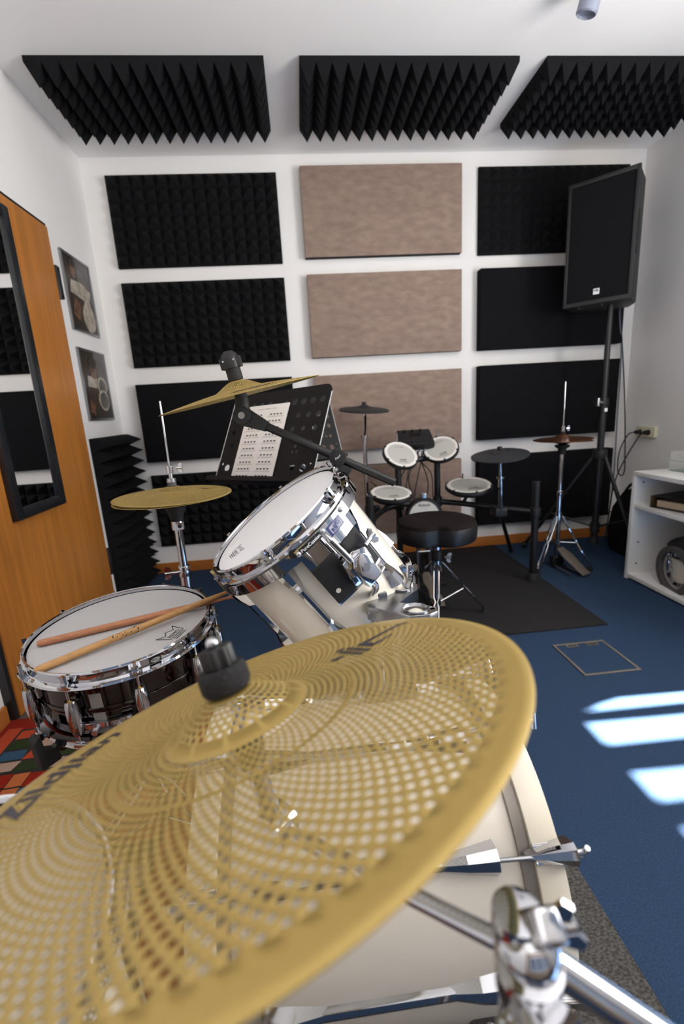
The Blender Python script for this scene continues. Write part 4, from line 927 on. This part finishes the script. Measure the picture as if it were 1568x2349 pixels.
# kick pad and pedal
kd = thing('kick_pad', 'round kick pad on a black tower behind the drum throne', 'kick pad', (.672, -.64, .009))
KD = D((.672, -.66, .432), (0, -1, .08))
MB().lathe([(.0001, -.06), (.085, -.06), (.108, -.045), (.11, -.004), (.104, .004), (.092, .004), (.090, -.002)], KD.o, KD.n, 40).build('pad_body', M['black'], kd)
MB().lathe([(.104, .0045), (.103, .0075), (.092, .0075), (.091, .0045)], KD.o, KD.n, 40).build('hoop_ring', M['rubber'], kd)
disc(KD, .092, .002, 40).build('mesh_head', M['mesh'], kd)
put(MB(), text('Roland', .024), flat(KD.o+Z*.068+KD.n*.002, X, KD.n.cross(X), KD.n, .001)).build('pad_lettering', M['ink'], kd, fix=False)
m = MB(); m.span((.632, -.64, .03), (.652, -.60, .37)); m.span((.692, -.64, .03), (.712, -.60, .37)); m.span((.55, -.70, .009), (.79, -.56, .03)); m.build('tower_frame', M['black'], kd, bevel=.004)
MB().box((.672, -.645, .552), (.03, .03, .03)).build('hoop_clamp', M['steel'], kd, bevel=.004)
kp = thing('kick_pedal', 'grey metal kick pedal under the electronic kick pad', 'pedal', (.655, -.85, .009))
MB().span((.61, -1.00, .009), (.70, -.69, .016)).build('base_plate', M['black'], kp, bevel=.002)
fx = V((0, .955, .30)).normalized(); m = MB(); m.prism([(-.028, 0), (.028, 0), (.036, .05), (.024, .13), (.034, .20), (.02, .29), (-.02, .29), (-.034, .20), (-.024, .13), (-.036, .05)], (.655, -.995, .022), X, fx, X.cross(fx), .006); m.build('footboard', M['tan'], kp, bevel=.001)
for x in (.615, .695): MB().cyl((x, -.705, .01), (x, -.705, .25), .008, n=12).build('upright', M['steel'], kp)
MB().cyl((.61, -.705, .235), (.70, -.705, .235), .006, n=12).build('axle', M['steel'], kp)
m = MB(); m.cyl((.655, -.705, .235), (.655, -.72, .37), .004, n=10); bt = m.build('beater_rod', M['steel'], kp); MB().sph((.655, -.70, .38), .02, 14).build('beater', M['rubber'], bt)

# ---------------------------------------------------------------- drum throne
TX, TY = .598, -1.135
tr = thing('drum_throne', 'black saddle-shaped drum throne on the dark mat', 'drum throne', (TX, TY, .009))
def saddle(k, z, r0=.182):
    out = []
    for i in range(64):
        t = 2*math.pi*i/64; a = math.degrees(t); dv = min(abs(a-257), 360-abs(a-257))
        r = r0*k*(1 - .24*math.exp(-(dv/15)**2)*(k**3)) * (1+.03*math.cos(2*t)); out.append(V((TX+r*math.cos(t), TY+r*math.sin(t), z)))
    return out
def stack(levels):
    m = MB(); k = 0
    for L in levels: m.v += L
    for j in range(len(levels)-1):
        for i in range(64): m.f.append((j*64+i, j*64+(i+1) % 64, (j+1)*64+(i+1) % 64, (j+1)*64+i))
    m.f += [tuple(range(63, -1, -1)), tuple(range((len(levels)-1)*64, len(levels)*64))]; return m
stack([saddle(.90, .440), saddle(.97, .445), saddle(1.0, .460), saddle(1.01, .500), saddle(.985, .520)]).build('seat_side', M['leather'], tr)
stack([saddle(.985, .520), saddle(.95, .534), saddle(.85, .541), saddle(.6, .539), saddle(.3, .537), saddle(.05, .536)]).build('seat_top', M['velour'], tr)
m = MB(); m.cyl((TX, TY, .425), (TX, TY, .442), .06, n=24); m.build('seat_plate', M['black'], tr)
MB().cyl((TX, TY, .39), (TX, TY, .427), .021, n=22).build('seat_bracket', M['chrome'], tr)
MB().cyl((TX, TY, .14), (TX, TY, .41), .0145, n=18).build('post', M['chrome'], tr)
MB().cyl((TX, TY, .335), (TX, TY, .385), .026, n=20).build('height_clamp', M['black'], tr, bevel=.003)
m = MB(); wing(m, (TX+.05, TY-.02, .35), (1, -.3, -.2), (0, .3, 1), 1.2); m.build('wing_screw', M['steel'], tr)
tripod(tr, (TX, TY, 0), .33, .115, .27, (12, 132, 252), .0046)

# ---------------------------------------------------------------- electronic hi-hat on a chrome stand
QC = V((1.5543, -.5477, .8122))
qh, _, qf = cymbal(QC, (-.0304, -.0095, .9995), .165, .016, .046, .017, [], .002, 'hi_hat_cymbal', 'copper', seg=96)
tag(qh, 'upper copper brown hi-hat cymbal in front of the loudspeaker stand', 'cymbal', 'copper hi-hat pair')
qh2, _, _ = cymbal(QC-Z*.008, (-.0304, -.0095, -.9995), .165, .012, .046, .014, [], .002, 'hi_hat_cymbal', 'copper', seg=96)
tag(qh2, 'lower copper brown hi-hat cymbal turned upside down under its twin', 'cymbal', 'copper hi-hat pair')
qs = thing('hi_hat_stand', 'chrome hi-hat stand with tan footboard beside the electronic kit', 'hi-hat stand', (QC.x, QC.y, 0))
zt = QC.z+.034
MB().cyl((QC.x, QC.y, .5), (QC.x, QC.y, 1.145), .004, n=12).build('pull_rod', M['chrome'], qs)
m = MB(); m.cyl((QC.x, QC.y, zt+.012), (QC.x, QC.y, zt+.045), .010, n=18); wing(m, (QC.x+.026, QC.y-.004, zt+.03), (1, -.1, 0), (.2, 0, 1), .8); m.build('clutch', M['chrome'], qs)
MB().cyl((QC.x, QC.y, zt-.002), (QC.x, QC.y, zt+.013), .014, n=18).build('clutch_felt', M['rubber'], qs)
MB().lathe([(.004, 0), (.042, .0), (.040, -.012), (.024, -.022), (.022, -.055), (.004, -.055)], (QC.x, QC.y, QC.z-.034), (0, 0, 1), 24).build('cymbal_seat', M['rubber'], qs)
MB().cyl((QC.x, QC.y, .73), (QC.x, QC.y, .40), .0115, n=18).build('upper_tube', M['chrome'], qs)
MB().cyl((QC.x, QC.y, .50), (QC.x, QC.y, .47), .019, n=18).build('height_clamp', M['chrome'], qs, bevel=.003)
MB().cyl((QC.x, QC.y, .49), (QC.x, QC.y, .07), .0145, n=18).build('lower_tube', M['chrome'], qs)
tripod(qs, QC, .345, .17, .19, (-152, 88, -32), .0055)
MB().box((QC.x, QC.y, .045), (.07, .05, .06)).build('pedal_frame', M['satin'], qs, bevel=.006)
pa, pb = V((QC.x+.005, QC.y-.02, .135)), V((1.628, -.735, .018)); ay = (pb-pa).normalized(); axx = ay.cross(Z).normalized(); az = axx.cross(ay)
m = MB(); m.prism([(-.026, 0), (.026, 0), (.043, .07), (.034, .225), (-.034, .225), (-.043, .07)], pa, axx, ay, az, .006); m.build('footboard', M['tan'], qs, bevel=.001)
m = MB(); m.tube([(QC.x-.02, QC.y, .02), (QC.x-.01, QC.y-.19, .02)], .005, 8); m.tube([(QC.x+.03, QC.y, .02), (QC.x+.06, QC.y-.18, .02)], .005, 8); m.build('base_wire', M['steel'], qs)

# ---------------------------------------------------------------- loudspeaker on its tripod
FL, FR_ = V((1.640, -.345, 0)), V((1.885, -.585, 0)); sx = (FR_-FL).normalized(); fn = V((sx.y, -sx.x, 0)); fn = fn if fn.y < 0 else -fn
Wd = (FR_-FL).length; mid = (FL+FR_)/2; zb, zt_ = 1.578, 2.232
sp = thing('loudspeaker', 'black loudspeaker cabinet raised on a tripod in the right corner', 'loudspeaker', (mid.x-fn.x*.17, mid.y-fn.y*.17, zb))
o = mid-fn*.012
m = MB(); m.prism([(-Wd/2, 0), (Wd/2, 0), (Wd/2, -.20), (Wd/2-.05, -.32), (-Wd/2+.05, -.32), (-Wd/2, -.20)], V((o.x, o.y, zb)), sx, fn, Z, zt_-zb); m.build('cabinet', M['black'], sp, bevel=.008)
m = MB(); q = V((mid.x, mid.y, (zb+zt_)/2)); 
for a, b, w_, h_ in ((0, (zt_-zb)/2-.01, Wd+.008, .024), (0, -(zt_-zb)/2+.01, Wd+.008, .024), (-Wd/2+.006, 0, .018, zt_-zb), (Wd/2-.006, 0, .018, zt_-zb)):
    m.box(q+sx*a+Z*b, (w_, .024, h_), (sx, fn, Z))
m.build('front_frame', M['black'], sp, bevel=.004)
MB().box(q-fn*.002, (Wd-.03, .016, zt_-zb-.04), (sx, fn, Z)).build('grille', mat('black_grille_cloth', '101012', .9, var=.2, scale=500, spec=.15), sp)
lg = MB().box(q+fn*.0065-Z*.262+sx*.0, (.031, .002, .031), (sx, fn, Z)).build('logo_plate', M['whiteink'], sp)
put(MB(), text('HK', .018, 0, .0006), flat(q+fn*.0077-Z*.258, sx, Z, fn)).build('logo_letters', M['ink'], lg, fix=False)
sd_ = q+sx*(Wd/2)-fn*.085
m = MB(); m.box(sd_+Z*.06, (.006, .045, .15), (sx, fn, Z)); m.build('handle_recess', M['rubber'], sp, bevel=.002); MB().box(sd_-Z*.06, (.008, .03, .05), (sx, fn, Z)).build('socket_recess', M['rubber'], sp, bevel=.002)
for k in (-.10, .02): MB().cyl(V((mid.x, mid.y, zb))+sx*k-fn*.04, V((mid.x, mid.y, zb-.012))+sx*k-fn*.04, .012, n=12).build('rubber_foot', M['rubber'], sp)
SX, SY = 1.900, -.40
ss = thing('speaker_stand', 'black tripod stand under the loudspeaker', 'speaker stand', (SX, SY, 0))
MB().cyl((SX, SY, .75), (SX, SY, zb), .0165, n=20).build('upper_pole', M['satin'], ss); MB().cyl((SX, SY, .12), (SX, SY, 1.02), .0205, n=20).build('lower_pole', M['satin'], ss)
MB().cyl((SX, SY, .985), (SX, SY, 1.035), .028, n=20).build('pole_clamp', M['black'], ss, bevel=.003)
m = MB(); m.cyl((SX-.02, SY-.02, 1.01), (SX-.055, SY-.03, 1.015), .009, n=12); m.box((SX-.062, SY-.032, 1.015), (.012, .03, .05)); m.build('clamp_knob', M['steel'], ss, bevel=.003)
MB().box((SX, SY-.0275, .965), (.018, .003, .022)).build('sticker', M['whiteink'], ss)
MB().cyl((SX, SY, .66), (SX, SY, .715), .043, n=22).build('leg_hub', M['black'], ss, bevel=.004)
for fx_, fy in ((1.55, -.14), (2.03, -.66), (2.05, -.16)):
    f = V((fx_, fy, .03)); dr = (V((fx_, fy, 0))-V((SX, SY, 0))).normalized()
    p = MB().cyl(V((SX, SY, .68))+dr*.03, f, .0125, n=14).build('leg', M['satin'], ss); MB().sph(f, .022, 14).build('rubber_foot', M['rubber'], p)
    md = V((SX, SY, .68)).lerp(f, .62); MB().cyl((SX, SY, .20), md, .008, n=10).build('brace', M['satin'], ss)
MB().cyl((SX, SY, .17), (SX, SY, .23), .030, n=18).build('brace_hub', M['black'], ss); MB().lathe([(.0001, 0), (.03, 0), (.028, .03), (.018, .05), (.0001, .05)], (SX, SY, .085), (0, 0, 1), 16).build('pole_cap', M['rubber'], ss)

# ---------------------------------------------------------------- wall socket and cables
wk = thing('wall_socket', 'ivory double power socket on the right wall above the white shelf', 'socket', (XR, -.235, .757))
MB().span((XR-.024, -.318, .757), (XR, -.152, .830)).build('socket_plate', M['ivory'], wk, bevel=.006)
for y in (-.196, -.272):
    r_ = MB().cyl((XR-.026, y, .793), (XR-.014, y, .793), .026, n=24).build('socket_recess', M['ivory'], wk)
    m = MB(); m.cyl((XR-.024, y, .793), (XR-.062, y, .793), .018, .012, n=16); m.build('plug', M['rubber'], wk)
tag(MB().tube(bez([(2.02, -.32, 1.60), (2.17, -.11, 1.57), (2.248, -.05, 1.3), (2.258, -.045, .9), (2.265, -.045, .62), (2.262, -.05, .45), (2.25, -.05, .2), (2.22, -.06, .01)], 8), .0048, 8).build('loudspeaker_cable', M['cablegrey']), 'grey-blue cable hanging from the loudspeaker along the back wall', 'cable')
tag(MB().tube(bez([(2.03, -.31, 1.61), (2.21, -.07, 1.55), (2.275, -.05, 1.2), (2.31, -.06, .85), (2.322, -.07, .62), (2.320, -.08, .50), (2.29, -.085, .475), (2.262, -.085, .53), (2.265, -.09, .66), (2.285, -.13, .77), (2.285, -.19, .793)], 8), .0042, 8).build('power_cable', M['rubber']), 'black power cable looping down from the loudspeaker to the socket', 'cable')
tag(MB().tube(bez([(2.286, -.272, .793), (2.28, -.24, .76), (2.265, -.16, .62), (2.24, -.11, .47), (2.22, -.10, .3), (2.20, -.10, .01)], 8), .0042, 8).build('power_cable', M['rubber']), 'black power cable running from the socket down behind the bag', 'cable')

# ---------------------------------------------------------------- black bag in the corner
bg = thing('equipment_bag', 'soft black equipment bag slumped in the right corner behind the stand', 'bag', (2.13, -.42, 0))
m = MB(); L = []
for z, sx_, sy_, ox in ((.0, .10, .22, .05), (.03, .115, .235, .05), (.15, .12, .24, .05), (.30, .11, .22, .055), (.40, .09, .17, .07), (.455, .05, .10, .09), (.468, .02, .04, .10)):
    ring = []
    for i in range(28):
        t = 2*math.pi*i/28; ct, st_ = math.cos(t), math.sin(t); e_ = .6
        ring.append(V((2.13+ox+sx_*math.copysign(abs(ct)**e_, ct)*(1+.02*math.sin(5*t)), -.47+sy_*math.copysign(abs(st_)**e_, st_), z)))
    L.append(ring)
for r in L: m.v += r
for j in range(len(L)-1):
    for i in range(28): m.f.append((j*28+i, j*28+(i+1) % 28, (j+1)*28+(i+1) % 28, (j+1)*28+i))
m.f += [tuple(range(27, -1, -1)), tuple(range((len(L)-1)*28, len(L)*28))]
m.build('bag_body', mat('black_nylon', '0f0f11', .8, var=.2, scale=30, bump=.4, bscale=60, spec=.15), bg)
MB().tube(bez([(2.14, -.56, .40), (2.12, -.50, .475), (2.12, -.42, .475), (2.14, -.34, .41)], 6), .009, 8).build('handle', M['rubber'], bg)
MB().tube(bez([(2.072, -.64, .27), (2.068, -.47, .29), (2.072, -.30, .27)], 8), .004, 6).build('zip', M['ink'], bg)

# ---------------------------------------------------------------- white shelf unit with its contents
HX0, HX1, HY0, HY1, HZ = 1.832, 2.335, -1.66, -.792, .632; bt_ = .022
su_ = thing('shelf_unit', 'white open shelf unit along the right wall', 'shelf', ((HX0+HX1)/2, (HY0+HY1)/2, 0))
MB().span((HX0, HY1-bt_, .0), (HX1, HY1, HZ-bt_)).build('side_panel', M['shelf'], su_, bevel=.001); MB().span((HX0, HY0, .0), (HX1, HY0+bt_, HZ-bt_)).build('side_panel', M['shelf'], su_, bevel=.001)
MB().span((HX0, HY0, HZ-bt_), (HX1, HY1, HZ)).build('top_board', M['shelf'], su_, bevel=.001)
MB().span((HX0+.002, HY0+bt_, .012), (HX1, HY1-bt_, .034)).build('bottom_board', M['shelf'], su_, bevel=.001)
MB().span((HX0+.006, HY0+bt_, .425), (HX1-.01, HY1-bt_, .446)).build('shelf_board', M['shelf'], su_, bevel=.001)
MB().span((HX1-.008, HY0+bt_, .034), (HX1, HY1-bt_, HZ-bt_)).build('back_board', M['shelf'], su_)
for z in (.22, .09, .57, .60): MB().cyl((HX0+.05, HY1-bt_-.001, z), (HX0+.05, HY1-bt_-.0025, z), .005, n=10).build('pin_hole', M['ink'], su_)
# binder lying on the shelf
bk = thing('ring_binder', 'dark brown ring binder with pale pages lying on the white shelf', 'binder', (2.03, -.99, .446))
q = fr((0, 0, 1), V((.25, -1, 0))); bc = V((2.03, -1.02, .446))
MB().box(bc+Z*.003, (.32, .26, .004), q).build('cover', mat('dark_brown_cover', '2a221c', .5, var=.2), bk, bevel=.001); MB().box(bc+Z*.062, (.32, .26, .004), q).build('cover', mat('black_brown_cover', '1d1917', .5, var=.2), bk, bevel=.001)
MB().box(bc+Z*.0325-q[0]*.157, (.006, .26, .062), q).build('spine', mat('brown_spine', '5a452b', .5, var=.2), bk, bevel=.002); MB().box(bc+Z*.025+q[0]*.01, (.28, .235, .034), q).build('pages', mat('aged_paper', 'b8a58c', .9, var=.15, scale=300, stretch=(1, 1, 30)), bk)
# small white drum with grey tilted hoop in the bottom of the shelf
SD = D((2.06, -1.07, .245), (-.10, .03, .99)); ds = thing('small_snare_drum', 'small white drum with chrome hoops inside the white shelf unit', 'drum', (2.06, -1.07, .034))
shell(SD, .152, -.02, -.165).build('shell', M['white_lac'], ds); disc(SD, .152, -.008).build('batter_head', mat('worn_head', 'c9beae', .6, var=.05), ds); hoop(SD, .152, 0).build('hoop', M['chrome'], ds); hoop(SD, .152, -.185, -1).build('hoop', M['chrome'], ds)
for k in range(8):
    a = 20+45*k; rod(SD, a, .166, -.004, -.05, 0).build('tension_rod', M['chrome'], ds); tube_lug(SD, a, .152, -.09, .07, .010).build('lug', M['chrome'], ds)
m = MB(); gq = D((1.888, -1.075, .14), (-1, .12, 0), (0, 1, 0))
m.lathe([(.098, -.012), (.128, -.012), (.128, .012), (.098, .012)], gq.o, gq.n, 40, True); tag(m.build('foam_ring', mat('grey_foam_ring', '4b4744', .9, var=.15), bevel=.003), 'grey foam ring leaning against the small drum in the shelf', 'foam ring')
ph = thing('practice_pad', 'black practice pad lying on the small drum in the shelf', 'practice pad', (2.06, -1.07, .25))
PD = D((2.05, -1.07, .262), (-.10, .03, .99)); MB().lathe([(.0001, -.012), (.15, -.010), (.16, .0), (.15, .01), (.11, .022), (.09, .045), (.0001, .052)], PD.o, PD.n, 32).build('pad_body', M['rubber'], ph); MB().lathe([(.09, .046), (.085, .052), (.0001, .054)], PD.o, PD.n, 32).build('playing_surface', M['epad'], ph)
# clear trays on top
for i, (z, lb) in enumerate(((0, 'lower clear acrylic tray on top of the white shelf unit'), (.055, 'upper clear acrylic tray stacked over another on the white shelf unit'))):
    t = thing('acrylic_tray', lb, 'tray', (2.13, -.98, HZ+z), 'acrylic letter trays')
    zz = HZ+z; MB().span((2.0, -1.12, zz), (2.28, -.84, zz+.004)).build('tray_floor', M['greenglass'] if i == 0 else M['clear'], t)
    for lo, hi in (((2.0, -1.12, zz+.004), (2.004, -.84, zz+.05)), ((2.276, -1.12, zz+.004), (2.28, -.84, zz+.05)), ((2.004, -.844, zz+.004), (2.276, -.84, zz+.05))):
        MB().span(lo, hi).build('tray_wall', M['clear'], t)
tag(MB().span((2.05, -1.08, HZ+.0045), (2.24, -.90, HZ+.012)).build('paper_stack', M['paper'], bevel=.001), 'thin stack of white paper in the lower acrylic tray', 'paper')
pn = MB(); pn.cyl((2.04, -.98, HZ+.063), (2.17, -1.06, HZ+.063), .004, n=10); pn.cyl((2.17, -1.06, HZ+.063), (2.18, -1.066, HZ+.063), .004, .001, n=10)
tag(pn.build('pen', M['ink']), 'black pen lying in the upper acrylic tray', 'pen')

# ---------------------------------------------------------------- ceiling lamp at the top edge
la = thing('ceiling_spotlight', 'grey cylindrical spotlight fixed under the ceiling at the top edge', 'lamp', (1.205, -1.15, H-.10))
LD = D((1.203, -1.165, 2.515), (-.15, .25, -.95))
MB().lathe([(.0001, -.05), (.034, -.05), (.038, -.04), (.038, .045), (.034, .05), (.032, .04), (.0001, .035)], LD.o, LD.n, 28).build('lamp_head', M['lamp'], la)
MB().cyl((1.21, -1.18, 2.56), (1.21, -1.18, H), .045, n=24).build('ceiling_rose', M['lamp'], la, bevel=.004)
MB().cyl((1.21, -1.18, 2.50), (1.21, -1.18, 2.57), .006, n=10).build('lamp_arm', M['lamp'], la)
bpy.context.view_layer.update()
